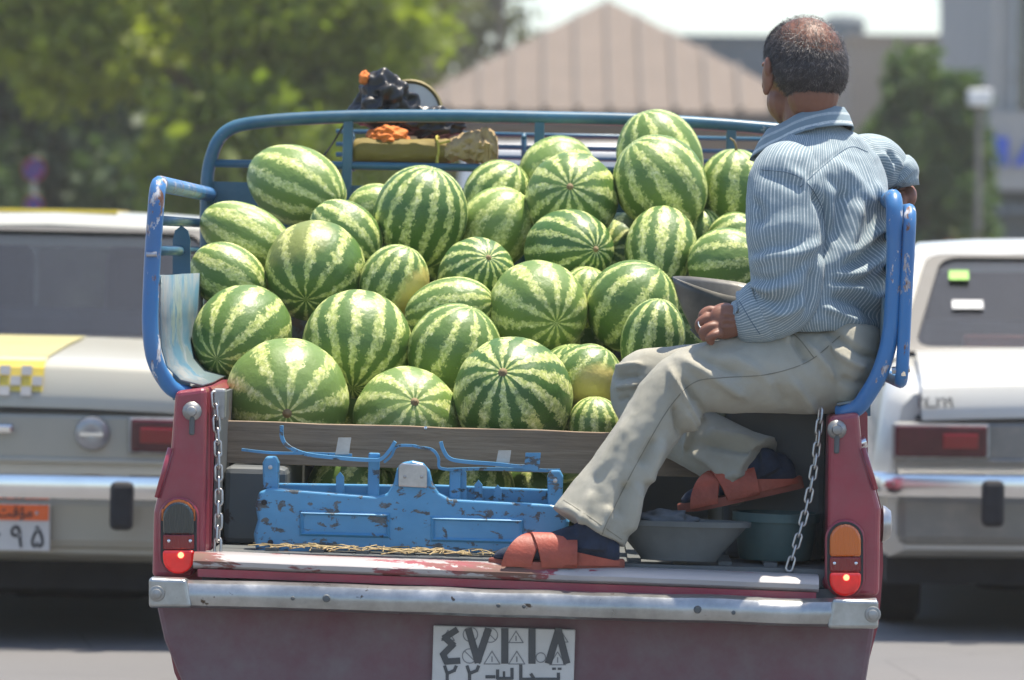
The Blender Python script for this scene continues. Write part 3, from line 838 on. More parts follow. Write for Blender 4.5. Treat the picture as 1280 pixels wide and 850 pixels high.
for x, z in ((-.105, .855), (-.035, .855), (.035, .855), (.105, .855), (-.07, .888), (0, .888), (.07, .888), (-.07, .822), (0, .822), (.07, .822)):
    y = -.006 + (z - .805) * .3
    MB().box((x, y - .004, z), (.034, .004, .031), Matrix.Rotation(R(-17), 3, 'X')).build('check', M['checker_grey'], stripe)
MB().box((0, 1.78, 1.414), (.42, .50, .014)).build('roof_stripe', M['car_yellow'], taxi)
for s_ in (-1, 1):
    fl = MB().lathe([(.005, -.012), (.03, -.020), (.052, -.012), (.057, 0), (.057, .02)], 26, Matrix.Translation((s_ * .285, .0, .690)) @ Matrix.Rotation(R(-90), 4, 'X')).build('reversing_lamp', M['lamp_clear'], taxi, smooth='auto')
    MB().box((s_ * .285, -.024, .688), (.075, .008, .012)).build('lamp_bar', M['chrome'], fl)
MB().box((0, -.005, .70), (.06, .02, .03)).build('lid_lock', M['chrome'], taxi, bevel=.008)
pl = MB().box((0, -.02, .385), (.315, .012, .152)).build('number_plate', M['plate_white'], taxi, bevel=.004)
MB().box((0, -.028, .433), (.305, .006, .05)).build('plate_band', M['plate_orange'], pl)
for x in (-.115, .115): MB().lathe([(.001, 0), (.006, 0), (.005, .004), (.001, .005)], 10, Matrix.Translation((x, -.031, .432)) @ Matrix.Rotation(R(90), 4, 'X')).build('plate_screw', M['steel'], pl)
# word written with joined letter forms, right to left
place_text('plate_text', '\uFE96\uFED7\uFE86\uFEE3', .046, M['plate_black'], pl, Matrix.Translation((.045, -.0325, .433)) @ FACE_BACK)
place_text('plate_text', '\u0644\u0642\u0646'[::-1], .04, M['plate_black'], pl, Matrix.Translation((-.06, -.0325, .433)) @ FACE_BACK)
for dx_, ch_ in ((-.02, '\u06F6'), (.052, '\u06F9'), (.118, '\u06F5')): place_text('plate_digit', ch_, .1, M['plate_black'], pl, Matrix.Translation((dx_, -.0275, .352)) @ FACE_BACK, .95, 1.0)

Yr = 16.2
wx = wp(1090, 560, Yr).x + .80
sed, sbody, sboot = sedan('white_sedan', 'white sedan with dark red tail lights and stickers in its rear window', (wx, Yr, 0), R(-3.0), 'car_white', .757, .86, .945, 1.345, roll=R(-.2), panel='panel_dark')  # rear panel and valance much darker than the body
place_text('lid_lettering', '\u0662\u0664\u0640\u0662\u0661\u0669', .05, M['plate_black'], sboot, Matrix.Translation((-.585, -.006, .795)) @ Matrix.Rotation(R(-14), 4, 'X') @ FACE_BACK)
for nm, px, py, sx, sz, mt in (('window_sticker', 1198, 344, .07, .05, 'sticker_green'), ('window_sticker', 1207, 380, .11, .045, 'paper_white'), ('shelf_book', 1240, 428, .42, .05, 'shelf_red')):
    p = wp(px, py, Yr + 1.2)
    q = sed.matrix_world.inverted() @ p
    # on the sloping pane (stickers) or just behind it on the shelf
    zb_, zt_ = .925, 1.345; f = (q.z - zb_) / (zt_ - .055 - zb_)
    y = .80 + f * .465 - .034
    if nm == 'shelf_book': MB().box((q.x + .1, y + .16, q.z), (sx, .12, sz)).build(nm, M[mt], sed, bevel=.01)
    else: MB().box((q.x, y, q.z), (sx, .003, sz), Matrix.Rotation(R(-50), 3, 'X')).build(nm, M[mt], sed)

# ------------------------------------------------------------------ white van far ahead
Yv = 41
vx = wp(700, 300, Yv).x
van = empty('white_van', ID, (vx, Yv, 0)); tag(van, 'white van driving ahead, seen through the cargo rack', 'van')
vr = []
for y, h, z0, z1 in ((0, .82, .36, 2.14), (.06, .87, .33, 2.2), (3.2, .87, .33, 2.2), (3.9, .86, .33, 1.5), (4.5, .82, .34, 1.1), (4.6, .76, .40, 1.0)):
    vr.append([Vector((x * h, y, z)) for x, z in ((-1, z0), (-1, z0 + .5), (-.985, z1 - .3), (-.93, z1 - .05), (-.8, z1), (.8, z1), (.93, z1 - .05), (.985, z1 - .3), (1, z0 + .5), (1, z0))])
MB().rings(vr).build('body', M['van_white'], van, smooth='auto')
for s_ in (-1, 1):
    d = MB().box((s_ * .40, -.012, 1.62), (.66, .02, .5)).build('rear_window', M['car_glass'], van, bevel=.02)
    MB().box((s_ * .40, -.016, .9), (.74, .02, .8)).build('rear_door', M['van_white'], van, bevel=.02)
    MB().box((s_ * .76, -.02, .95), (.1, .03, .36)).build('tail_light', M['taillight_red'], van, bevel=.01)
    wheel(van, (s_ * .76, .9, .31), .31, .18); wheel(van, (s_ * .76, 3.7, .31), .31, .18)
MB().box((0, -.06, .45), (1.7, .1, .14)).build('bumper', M['black_plastic'], van, bevel=.03)

# ------------------------------------------------------------------ the pickup
truck = empty('pickup_truck', TRUCK_M)
tag(truck, 'red pickup truck with a blue tube cargo rack loaded with watermelons', 'pickup truck')
def zat(py, y=0.0, px=647): return tp(px, py, y).z
FLOOR = zat(700, .02, 640)                 # bed floor level
BT = zat(497, .02, 640)                    # top of the bed sides
BL = 1.86                                  # bed length
# bed sides, double skinned, with the swelling flank
sec = [(.700, FLOOR - .02), (.700, BT - .012), (.712, BT), (.760, BT), (.772, BT - .015), (.776, zat(560)), (.812, zat(628)), (.818, zat(700)), (.812, zat(770)), (.775, zat(860)), (.74, zat(900)), (.70, zat(900))]
for s in (-1, 1):
    MB().rings([[Vector((s * x, y, z)) for x, z in sec] for y in (.115, .6, 1.2, BL)]).build('bed_side', M['truck_red'], truck, smooth='auto')
    MB().box((s * .694, BL / 2 + .06, (FLOOR + BT) / 2), (.008, BL - .13, BT - FLOOR - .03)).build('bed_inner_wall', M['bed_inside'], truck)
    # wheel box; right one's added height gives a seat and a dark front face
    if s < 0: MB().box((s * .615, .80, FLOOR + .089), (.145, 1.05, .178)).build('wheel_box', M['bed_inside'], truck, bevel=.015)
    else: MB().box((.575, .86, FLOOR + .178), (.235, 1.10, .356)).build('wheel_box', M['bed_inside'], truck, bevel=.015)
MB().box((0, BL / 2 + .02, FLOOR - .02), (1.39, BL, .04)).build('bed_floor', M['bed_inside'], truck)
for i in range(12):
    MB().box((-.56 + i * .102, BL / 2 + .02, FLOOR + .004), (.03, BL - .1, .008)).build('floor_rib', M['bed_inside'], truck)
MB().box((0, BL + .02, (FLOOR + zat(330, BL)) / 2), (1.40, .04, zat(330, BL) - FLOOR)).build('bed_front_wall', M['bed_inside'], truck)

# rear corner pillars, outline traced in the plane of the tail
LP = [(219, 489), (258, 484), (257, 700), (245, 706), (240, 722), (190, 722), (192, 640), (196, 622), (213, 566)]
RP = [(1036, 520), (1074, 515), (1078, 560), (1094, 610), (1101, 636), (1099, 745), (1040, 745), (1026, 730), (1034, 716)]
for pts, nm in ((LP, 'left'), (RP, 'right')):
    ol = [tp(a, b, 0) for a, b in pts]
    MB().prism(ol, (0, 0, 0), (0, .12, 0)).build('rear_pillar', M['truck_red'], truck, bevel=.012, seg=3)
# raised crease on each pillar
for a, b in (((213, 560), (196, 622)), ((1079, 560), (1095, 612))):
    p, q = tp(*a, -.004), tp(*b, -.004)
    MB().tube([p, q], .006, 8).build('pillar_crease', M['truck_red'], truck, smooth=True)
for px, py in ((240, 514), (1046, 537)):
    h = MB().lathe([(.004, -.022), (.010, -.02), (.012, -.008), (.020, -.004), (.022, 0)], 14, Matrix.Translation(tp(px, py, -.002)) @ Matrix.Rotation(R(-90), 4, 'X')).build('latch_bolt', M['dull_steel'], truck, smooth='auto')
    MB().box(tp(px, py + 16, -.004), (.012, .012, .05)).build('latch_slot', M['bed_inside'], h, bevel=.004)
# small chrome stop and fuel flap on the right flank
MB().lathe([(.004, -.03), (.012, -.026), (.013, 0)], 12, Matrix.Translation(tp(1083, 552, .03)) @ Matrix.Rotation(R(70), 4, 'Y')).build('rack_stop', M['chrome'], truck, smooth='auto')
MB().lathe([(.003, .022), (.030, .018), (.040, .006), (.042, 0)], 20, Matrix.Translation(tp(1103, 655, .10)) @ Matrix.Rotation(R(90), 4, 'Y')).build('fuel_cap', M['steel'], truck, smooth='auto')

# tail lights
def pill(cx, cy, w, h, y, n=8):
    """upright rounded outline in pixels -> pickup frame"""
    pts = []
    for k in range(2 * n + 1):
        a = PI * k / (2 * n); pts.append((cx + w * math.cos(a), cy - (h - w) - w * math.sin(a)))
    for k in range(2 * n + 1):
        a = PI + PI * k / (2 * n); pts.append((cx + w * math.cos(a), cy + (h - w) - w * math.sin(a)))
    return [tp(a, b, y) for a, b in pts]
def half_pill(cx, cy, w, y, top, cut, n=10):
    s = -1 if top else 1
    pts = [(cx + w * math.cos(PI * k / n), cy + s * w * math.sin(PI * k / n)) for k in range(n + 1)]
    pts += [(cx - w, cut), (cx + w, cut)]
    return [tp(a, b, y) for a, b in pts]
for cx, cy, amber in ((224, 670, 'lens_dark'), (1056, 698, 'lens_amber')):
    tl = MB().prism(pill(cx, cy, 25, 49, 0), (0, -.012, 0), (0, .01, 0)).build('tail_light', M['truck_red'], truck, bevel=.004)
    MB().prism(pill(cx, cy, 22.5, 46.5, 0), (0, -.016, 0), (0, -.004, 0)).build('gasket', M['black_plastic'], tl)
    MB().prism(half_pill(cx, cy - 24, 19.5, 0, True, cy - 3), (0, -.026, 0), (0, -.008, 0)).build('turn_lens', M[amber], tl, bevel=.006, seg=3)
    if amber == 'lens_dark':
        MB().prism(half_pill(cx, cy - 26, 20.5, 0, True, cy - 34), (0, -.021, 0), (0, -.008, 0)).build('lens_shard', M['lens_amber'], tl, bevel=.003)
    MB().prism([tp(cx + a * 19.5, cy + b, 0) for a, b in ((-1, -2.5), (1, -2.5), (1, 16), (-1, 16))], (0, -.022, 0), (0, -.008, 0)).build('reflector_lens', M['lens_red'], tl, bevel=.003)
    MB().prism(half_pill(cx, cy + 27, 19.5, 0, False, cy + 17), (0, -.028, 0), (0, -.008, 0)).build('brake_lens', M['lens_red_lit'], tl, bevel=.006, seg=3)
    MB().lathe([(.001, -.004), (.006, -.002), (.008, .004)], 12, Matrix.Translation(tp(cx + 2, cy + 24, -.029)) @ Matrix.Rotation(R(90), 4, 'X') @ Matrix.Scale(-1, 4, (0, 0, 1))).build('bulb', M['bulb_glow'], tl, smooth=True)
    for dx in (-13, 14):
        MB().lathe([(.001, -.004), (.0035, -.003), (.004, .003)], 10, Matrix.Translation(tp(cx + dx, cy + 6, -.023)) @ Matrix.Rotation(R(-90), 4, 'X')).build('lens_screw', M['chrome'], tl)

# tail sill: worn steel edge over a red lip
a, b = tp(243, 693, -.03), tp(1023, 723, -.03)
def across(pa, pb, prof, n=40, wob=0.0):
    rings = []
    for i in range(n + 1):
        f = i / n; p = pa.lerp(pb, f)
        w = wob * noise.noise(Vector((f * 9, 3.1, 0)))
        rings.append([p + Vector((0, u, v + w)) for u, v in prof])
    return MB().rings(rings)
across(a, b, [(.04, -.03), (-.018, -.03), (-.030, -.022), (-.032, -.012), (-.022, .0), (0, .006), (.06, .006), (.06, -.02)], wob=.0018).build('tail_sill', M['sill_steel'], truck, smooth='auto')
across(a + Vector((.01, .012, -.030)), b + Vector((-.005, .012, -.030)), [(.03, -.018), (-.034, -.018), (-.036, .0), (.03, .0)], wob=.001).build('sill_lip', M['truck_red'], truck, smooth='auto')
MB().box((0, .10, FLOOR - .06), (1.42, .2, .035)).build('tail_cross_member', M['bed_inside'], truck)
# lower panel under the bumper, tapering down
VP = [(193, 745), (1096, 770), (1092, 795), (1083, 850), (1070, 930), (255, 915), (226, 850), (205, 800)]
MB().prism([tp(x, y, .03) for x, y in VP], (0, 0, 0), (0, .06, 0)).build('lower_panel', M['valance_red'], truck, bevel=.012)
# bumper: dented channel with end caps
a, b = tp(188, 741, -.10), tp(1098, 768, -.10)
rings = []
prof = [(.05, -.030), (.005, -.031), (-.012, -.024), (-.018, -.006), (-.016, .010), (-.006, .024), (.012, .029), (.055, .029), (.055, .022), (.012, .02), (.0, 0), (.012, -.022), (.05, -.024)]
N = 90
for i in range(N + 1):
    f = i / N; p = a.lerp(b, f)
    d = .006 * noise.noise(Vector((f * 14, 1.3, 0))) + .003 * noise.noise(Vector((f * 41, 7, 0)))
    e = .004 * noise.noise(Vector((f * 11, 5.3, 2)))
    bend = .07 * (max(0, abs(f - .5) - .47) / .03) ** 2
    rings.append([p + Vector((0, u + bend + d * (1 if v > -.02 else .3), v * (1 + (e * 18 if v > .01 else 0)) + e * .5)) for u, v in prof])
bump = MB().rings(rings).build('bumper', M['bumper_chrome'], truck, smooth='auto')
for x0_, x1_, y0_, y1_ in ((186, 240, 722, 760), (1034, 1098, 748, 786)):
    q = [tp(x0_, y0_, -.118), tp(x1_, y0_ + 2, -.118), tp(x1_, y1_, -.118), tp(x0_, y1_, -.118)]
    q[1 if x0_ < 600 else 0] += Vector((-.012 if x0_ < 600 else .012, 0, 0))
    MB().prism(q, (0, -.004, 0), (0, .05, 0)).build('bumper_end', M['bumper_chrome'], bump, bevel=.008, seg=3)
for px, py in ((196, 742), (1091, 768)):
    bo = MB().lathe([(.002, -.014), (.010, -.012), (.011, -.004), (.017, -.003), (.018, 0)], 16, Matrix.Translation(tp(px, py, -.124)) @ Matrix.Rotation(R(-90), 4, 'X')).build('bumper_bolt', M['dull_steel'], bump, smooth='auto')
for px, py in ((366, 748), (408, 748), (623, 757), (872, 762), (917, 766), (655, 758)):
    r_ = .009 if px in (408, 872) else .005
    MB().lathe([(.001, -.004), (r_ * .8, -.003), (r_, .002)], 12, Matrix.Translation(tp(px, py, -.121)) @ Matrix.Rotation(R(-90), 4, 'X')).build('bumper_rivet', M['bed_inside'], bump)
MB().box(((a.x + b.x) / 2, -.03, a.z), (1.4, .08, .03)).build('bumper_bracket', M['underbody'], truck)
# number plate
c = tp(629, 832, .0); pw, ph = .318, .182
pz = tp(629, 784, .018).z - ph / 2
npl = MB().box((c.x, .018, pz), (pw, .008, ph)).build('number_plate', M['plate_white'], truck, bevel=.003)
def pt(name, body, px, py, size, mat, mx=1, my=1):
    p = tp(px, py, .0125); place_text(name, body, size, M[mat], npl, Matrix.Translation(p) @ FACE_BACK, mx, my)
def plate_stroke(pts, w, mat='plate_ink', y=.0125, name='plate_digit'):
    P = [tp(a_, b_, y) for a_, b_ in pts]
    b_ = MB(); ww = w / 560.0
    for i in range(len(P) - 1):
        u = (P[i + 1] - P[i]); d = u.normalized(); n_ = Vector((d.z, 0, -d.x)) * ww / 2; d = d * ww * .3
        y0 = Vector((0, -.0006 * (i % 2), 0))
        b_.add([P[i] - d + n_ + y0, P[i] - d - n_ + y0, P[i + 1] + d - n_ + y0, P[i + 1] + d + n_ + y0], [(0, 1, 2, 3)])
    return b_.build(name, M[mat], npl)
# row of digits 4 7 1 1 8 in eastern numerals
plate_stroke([(570, 788), (556, 797), (566, 806), (554, 818), (558, 827), (573, 826)], 8)
plate_stroke([(586, 788), (597, 826), (610, 788)], 9)
plate_stroke([(631, 788), (631, 827)], 9)
plate_stroke([(665, 788), (665, 827)], 9)
plate_stroke([(686, 827), (698, 788), (708, 827)], 9)
for x in (562, 590):                                     # 2 2
    plate_stroke([(x - 6, 833), (x - 3, 842), (x + 6, 838), (x + 8, 833)], 4); plate_stroke([(x - 3, 840), (x - 3, 860)], 4)
plate_stroke([(608, 846), (618, 846)], 4); plate_stroke([(622, 838), (622, 848), (640, 848), (640, 836)], 4); plate_stroke([(630, 848), (630, 840)], 3)
plate_stroke([(651, 832), (651, 849), (666, 849)], 4); plate_stroke([(664, 843), (668, 849), (698, 849), (698, 842)], 4)
plate_stroke([(691, 836), (694, 836)], 3); plate_stroke([(698, 836), (701, 836)], 3)
def ring_mark(cx, cy, r, slash=True):
    pts = [(cx + r * math.cos(k * PI / 10), cy + r * math.sin(k * PI / 10)) for k in range(21)]
    plate_stroke(pts, 1.3, 'plate_pale_ink', .0132, 'plate_mark')
    if slash: plate_stroke([(cx - r * .7, cy - r * .7), (cx + r * .7, cy + r * .7)], 1.2, 'plate_pale_ink', .0132, 'plate_mark')
def tri_mark(cx, cy, r):
    plate_stroke([(cx - r, cy + r * .7), (cx, cy - r * .9), (cx + r, cy + r * .7), (cx - r, cy + r * .7)], 1.3, 'plate_pale_ink', .0132, 'plate_mark')
    plate_stroke([(cx, cy - r * .2), (cx, cy + r * .4)], 1.6, 'plate_pale_ink', .0132, 'plate_mark')
for q in ((588, 793, 9, True), (613, 794, 9, True), (587, 820, 9, True), (676, 822, 6, False)): ring_mark(*q)
for q in ((645, 797, 9), (615, 823, 10), (646, 823, 10), (697, 824, 10), (560, 795, 8), (702, 797, 8)): tri_mark(*q)
# cab, bonnet and running gear ahead of the bed
cz = zat(330, BL)
cab = []
for y, h, z1 in ((BL + .10, .60, 1.30), (BL + .20, .63, 1.36), (BL + .60, .64, 1.385), (BL + 1.02, .62, 1.36), (BL + 1.10, .60, 1.30)):
    cab.append([Vector((x * h, y, z)) for x, z in ((-1, 1.2), (-1, z1 - .07), (-.94, z1 - .02), (-.5, z1), (.5, z1), (.94, z1 - .02), (1, z1 - .07), (1, 1.2))])
MB().rings(cab).build('cab_roof', M['truck_red'], truck, smooth='auto')
low = []
for y, h, z1 in ((BL + .06, .79, .93), (BL + 1.3, .80, .92), (BL + 1.45, .79, .88), (BL + 2.35, .74, .80), (BL + 2.5, .70, .70)):
    low.append([Vector((x * h, y, z)) for x, z in ((-1, .30), (-1.0, .62), (-.98, z1 - .06), (-.9, z1), (.9, z1), (.98, z1 - .06), (1.0, .62), (1, .30))])
MB().rings(low).build('cab_body', M['truck_red'], truck, smooth='auto')
for s in (-1, 1):
    for p, q, nm in (((s * .76, BL + .12, .92), (s * .60, BL + .18, 1.24), 'cab_pillar'), ((s * .76, BL + 1.36, .91), (s * .59, BL + 1.05, 1.24), 'cab_pillar'), ((s * .77, BL + .72, .92), (s * .62, BL + .66, 1.24), 'cab_pillar')):
        MB().tube([p, q], .035, 8).build(nm, M['truck_red'], truck, smooth=True)
    MB().add([(s * .765, BL + .16, .93), (s * .765, BL + 1.30, .92), (s * .605, BL + 1.04, 1.22), (s * .61, BL + .2, 1.22)], [(0, 1, 2, 3)]).build('side_window', M['car_glass'], truck)
    mir = MB().box((s * .93, BL + 1.15, .98), (.14, .04, .10)).build('wing_mirror', M['black_plastic'], truck, bevel=.015)
    MB().tube([(s * .80, BL + 1.15, .92), (s * .88, BL + 1.15, .97)], .01, 6).build('mirror_arm', M['chrome'], mir)
    hl = MB().lathe([(.01, .03), (.08, .02), (.09, 0), (.09, -.05)], 18, Matrix.Translation((s * .55, BL + 2.51, .60)) @ Matrix.Rotation(R(-90), 4, 'X')).build('headlight', M['lamp_clear'], truck, smooth='auto')
MB().add([(-.70, BL + .09, .93), (.70, BL + .09, .93), (.57, BL + .14, 1.24), (-.57, BL + .14, 1.24)], [(0, 1, 2, 3)]).build('cab_rear_window', M['car_glass'], truck)
MB().add([(-.74, BL + 1.38, .91), (.74, BL + 1.38, .91), (.58, BL + 1.08, 1.24), (-.58, BL + 1.08, 1.24)], [(0, 1, 2, 3)]).build('windscreen', M['car_glass'], truck)
MB().box((0, 2.0, .36), (.7, 3.9, .1)).build('chassis', M['underbody'], truck)
for s in (-1, 1):
    for y in (.75, 3.65):
        wheel(truck, (s * .66, y, .31 - s * .0), .31, .17)
MB().tube([(-.66, .75, .31), (.66, .75, .31)], .05, 10).build('rear_axle', M['underbody'], truck)

# ---- cargo rack
TR = .0185
rb = 'rail_blue'; rt = 'rail_blue_shade'
# left end hoop bending forward into the top side rail
YF = BL - .02
def P(px, py, y): return tp(px, py, y)
hoop = [P(236, 492, .05), P(215, 488, .03), P(193, 455, .0), P(187, 410, 0), P(190, 330, 0), P(197, 222, 0)]
ltop = P(197, 229, 0); lend = P(262, 243, YF)
path = fillet(hoop[:-1] + [ltop] + [P(205, 231, .14), lend], .05)
MB().tube(path, TR, 12).build('side_hoop', M[rb], truck, smooth=True)
for py0, py1 in ((275, 279), (313, 314), (350, 349)):
    MB().tube([P(190, py0, .0), P(252, py1, YF)], .012, 10).build('side_rail', M[rt], truck, smooth=True)
# flat upright half way along and worn sheet inside the rails
q = [P(216, 500, .95), P(238, 500, .95), P(238, 300, .95), P(235, 288, .95), P(227, 282, .95), P(219, 288, .95), P(216, 300, .95)]
MB().prism(q, (0, -.004, 0), (0, .004, 0)).build('side_upright', M[rt], truck)
sh = []
for y in (.03, .3, .7, 1.2, YF):
    zt_ = P(200, 344, .03).z
    x0_ = P(199, 400, .03).x
    sh.append([Vector((x0_ + dx + .03 * math.sin(y * 6) * .15, y, z)) for dx, z in ((0, zt_), (.0, zt_ - .10), (.004, BT + .09), (.018, BT + .045), (.05, BT + .015), (.10, BT + .004))])
o = MB().rings(sh, closed=False, caps=False).build('side_sheet', M['worn_side_sheet'], truck, smooth=True)
sm = o.modifiers.new('solid', 'SOLIDIFY'); sm.thickness = .004
# headboard
top = [(258, 260), (262, 205), (282, 165), (330, 152), (433, 146), (560, 145), (672, 147), (800, 150), (930, 158), (1010, 168), (1060, 190), (1078, 240), (1080, 300)]
path = [Vector(p) for p in catmull([tuple(P(a_, b_, YF)) for a_, b_ in [(258, 340)] + top + [(1083, 360)]], 6)]
MB().tube(path, .017, 12).build('headboard_hoop', M[rt], truck, smooth=True)
for px, pt_ in ((433, 150), (672, 152), (912, 160)):
    MB().box((P(px, 240, YF).x, YF, (P(px, pt_, YF).z + P(px, 345, YF).z) / 2), (.026, .022, P(px, pt_, YF).z - P(px, 345, YF).z)).build('headboard_post', M[rt], truck, bevel=.003)
MB().tube([P(262, 204, YF), P(672, 211, YF), P(1079, 222, YF)], .011, 10).build('headboard_rail', M[rt], truck, smooth=True)
MB().box(((P(262, 280, YF).x + P(1078, 280, YF).x) / 2, YF + .012, P(672, 290, YF).z), (P(1078, 280, YF).x - P(262, 280, YF).x, .006, P(672, 237, YF).z - P(672, 340, YF).z)).build('headboard_sheet', M[rt], truck)
# thin roof carrier over the cab
yc = YF + .75
for py in (168, 184, 197):
    MB().tube([P(420, py - 4, yc), P(1000, py + 7, yc)], .006, 8).build('roof_carrier_bar', M[rt], truck, smooth=True)
for px in (440, 655, 860):
    MB().tube([P(px, 166, yc), P(px, 214, yc)], .008, 8).build('roof_carrier_leg', M[rt], truck, smooth=True)
    MB().tube([P(px, 172, YF + .012), P(px, 170, yc)], .006, 8).build('roof_carrier_stay', M[rt], truck, smooth=True)
# right end hoop
hoop = [P(1048, 517, .05), P(1072, 512, .03), P(1100, 470, 0), P(1114, 420, 0), P(1119, 330, 0), P(1118, 245, 0)]
path = fillet(hoop + [P(1112, 250, .14), P(1064, 262, YF)], .05)
MB().tube(path, TR * 1.04, 12).build('side_hoop', M[rb], truck, smooth=True)
for py0, py1 in ((295, 298), (335, 334), (372, 368)):
    MB().tube([P(1118, py0, .0), P(1070, py1, YF)], .012, 10).build('side_rail', M[rt], truck, smooth=True)
q = [P(1088, 520, .95), P(1066, 520, .95), P(1066, 305, .95), P(1088, 305, .95)]
MB().prism(q, (0, -.004, 0), (0, .004, 0)).build('side_upright', M[rt], truck)
sh = []
for y in (.03, .3, .7, 1.2, YF):
    zt_ = P(1108, 372, .03).z; x0_ = P(1106, 420, .03).x
    sh.append([Vector((x0_ + dx, y, z)) for dx, z in ((0, zt_), (0, zt_ - .10), (-.004, BT + .09), (-.018, BT + .045), (-.05, BT + .015), (-.10, BT + .004))])
o = MB().rings(sh, closed=False, caps=False).build('side_sheet', M['worn_side_sheet'], truck, smooth=True)
sm = o.modifiers.new('solid', 'SOLIDIFY'); sm.thickness = .004
# tail gate frame swung open against the right side
g0, g1 = P(1138, 262, -.012), P(1127, 478, -.012)
dy = Vector((.01, 1.25, 0))
path = fillet([g0 + dy, g0, g1, g1 + dy, g0 + dy], .05)
gate = MB().tube(path[:-1] + [g0 + dy], .0145, 12).build('gate_frame', M[rb], truck, smooth=True)
for f in (.35, .68):
    p = g0.lerp(g1, f); MB().tube([p, p + dy], .010, 8).build('gate_bar', M[rt], gate, smooth=True)
for px, py in ((1133, 306), (1130, 352), (1129, 462)):
    hk = MB().tube([P(px - 14, py + 1, -.004), P(px + 8, py - 1, -.004)], .008, 8).build('gate_hinge', M['steel'], gate)
    MB().tube([P(px, py - 8, -.016), P(px, py + 8, -.016)], .006, 8).build('hinge_pin', M['chrome'], hk)
# left gate hinge stub on the left hoop
MB().tube([P(183, 318, -.02), P(196, 318, -.02)], .006, 8).build('hinge_pin', M['steel'], truck)

# chains
def chain(p0, p1, sag, nl):
    ch = empty('chain'); ch.parent = truck
    p0 = Vector(p0); p1 = Vector(p1)
    pts = []
    for k in range(nl + 1):
        f = k / nl; pts.append(p0.lerp(p1, f) + Vector((sag * math.sin(PI * f), 0, 0)))
    pitch = (pts[1] - pts[0]).length
    lp = []
    a_, b_ = pitch * .38, pitch * .28
    for k in range(24):
        t_ = 2 * PI * k / 24
        lp.append(Vector((b_ * math.cos(t_), 0, (a_ if math.sin(t_) >= 0 else -a_) + b_ * math.sin(t_))))
    me0 = None
    for k in range(nl):
        if me0 is None:
            mb = MB(); n = len(lp); rr = pitch * .115; rings = []
            for i, p in enumerate(lp):
                tg = (lp[(i + 1) % n] - lp[i - 1]).normalized(); s_ = Vector((0, 1, 0)); u_ = tg.cross(s_)
                rings.append([p + s_ * rr * math.cos(2 * PI * j / 7) + u_ * rr * math.sin(2 * PI * j / 7) for j in range(7)])
            rings.append(rings[0])
            o = mb.rings(rings, True, False).build('link', M['chain_steel'], ch, smooth=True); me0 = o.data
        else:
            o = bpy.data.objects.new('link', me0); COL.objects.link(o); o.parent = ch
        d = (pts[k + 1] - pts[k]).normalized()
        o.matrix_local = Matrix.Translation((pts[k] + pts[k + 1]) / 2) @ d.to_track_quat('Z', 'Y').to_matrix().to_4x4() @ Matrix.Rotation(R(20 + 90 * (k % 2)), 4, 'Z')
    return ch
chain(P(268, 492, .035), P(272, 690, .005), .006, 13)
chain(P(1026, 512, .035), P(986, 712, .01), .012, 14)
MB().box(P(274, 505, .06), (.03, .05, .07)).build('chain_hook_plate', M['dull_steel'], truck, bevel=.006)

# ------------------------------------------------------------------ watermelons
def melon_mesh(seed):
    me = bpy.data.meshes.new('watermelon')
    bm = bmesh.new(); bmesh.ops.create_uvsphere(bm, u_segments=48, v_segments=30, radius=1.0)
    for v in bm.verts:
        p = v.co.copy(); rho = math.hypot(p.x, p.y); a = math.atan2(p.y, p.x)
        k = 1 + .018 * noise.noise(p * 1.3 + Vector((seed * 9.1, 0, 0))) + .006 * math.cos(a * 10 + seed) * rho
        dim = .035 * math.exp(-(rho / .16) ** 2)
        v.co = p * (k - dim)
        v.co.x *= 1 + .012 * math.sin(seed * 3.3); v.co.z += .03 * math.sin(seed * 2.1) * (1 - p.z * p.z)
    bm.to_mesh(me); bm.free()
    me.polygons.foreach_set('use_smooth', [True] * len(me.polygons))
    me.materials.append(M['watermelon_rind'])
    return me
MEL = [melon_mesh(k) for k in range(5)]
def stem_mesh():
    b = MB()
    b.lathe([(.004, -.02), (.085, -.01), (.075, .012), (.045, .02), (.038, .05), (.004, .055)], 12)
    o = b.build('stem', M['stem_dry'], None, smooth=True); me = o.data; bpy.data.objects.remove(o); return me
STEM = stem_mesh()
def long_stem_mesh():
    b = MB(); b.tube([(0, 0, -.05), (0.02, 0, .1), (.08, .03, .22), (.2, .05, .28)], [.05, .035, .03, .022], 8)
    o = b.build('stem', M['stem_dry'], None, smooth=True); me = o.data; bpy.data.objects.remove(o); return me
LSTEM = long_stem_mesh()
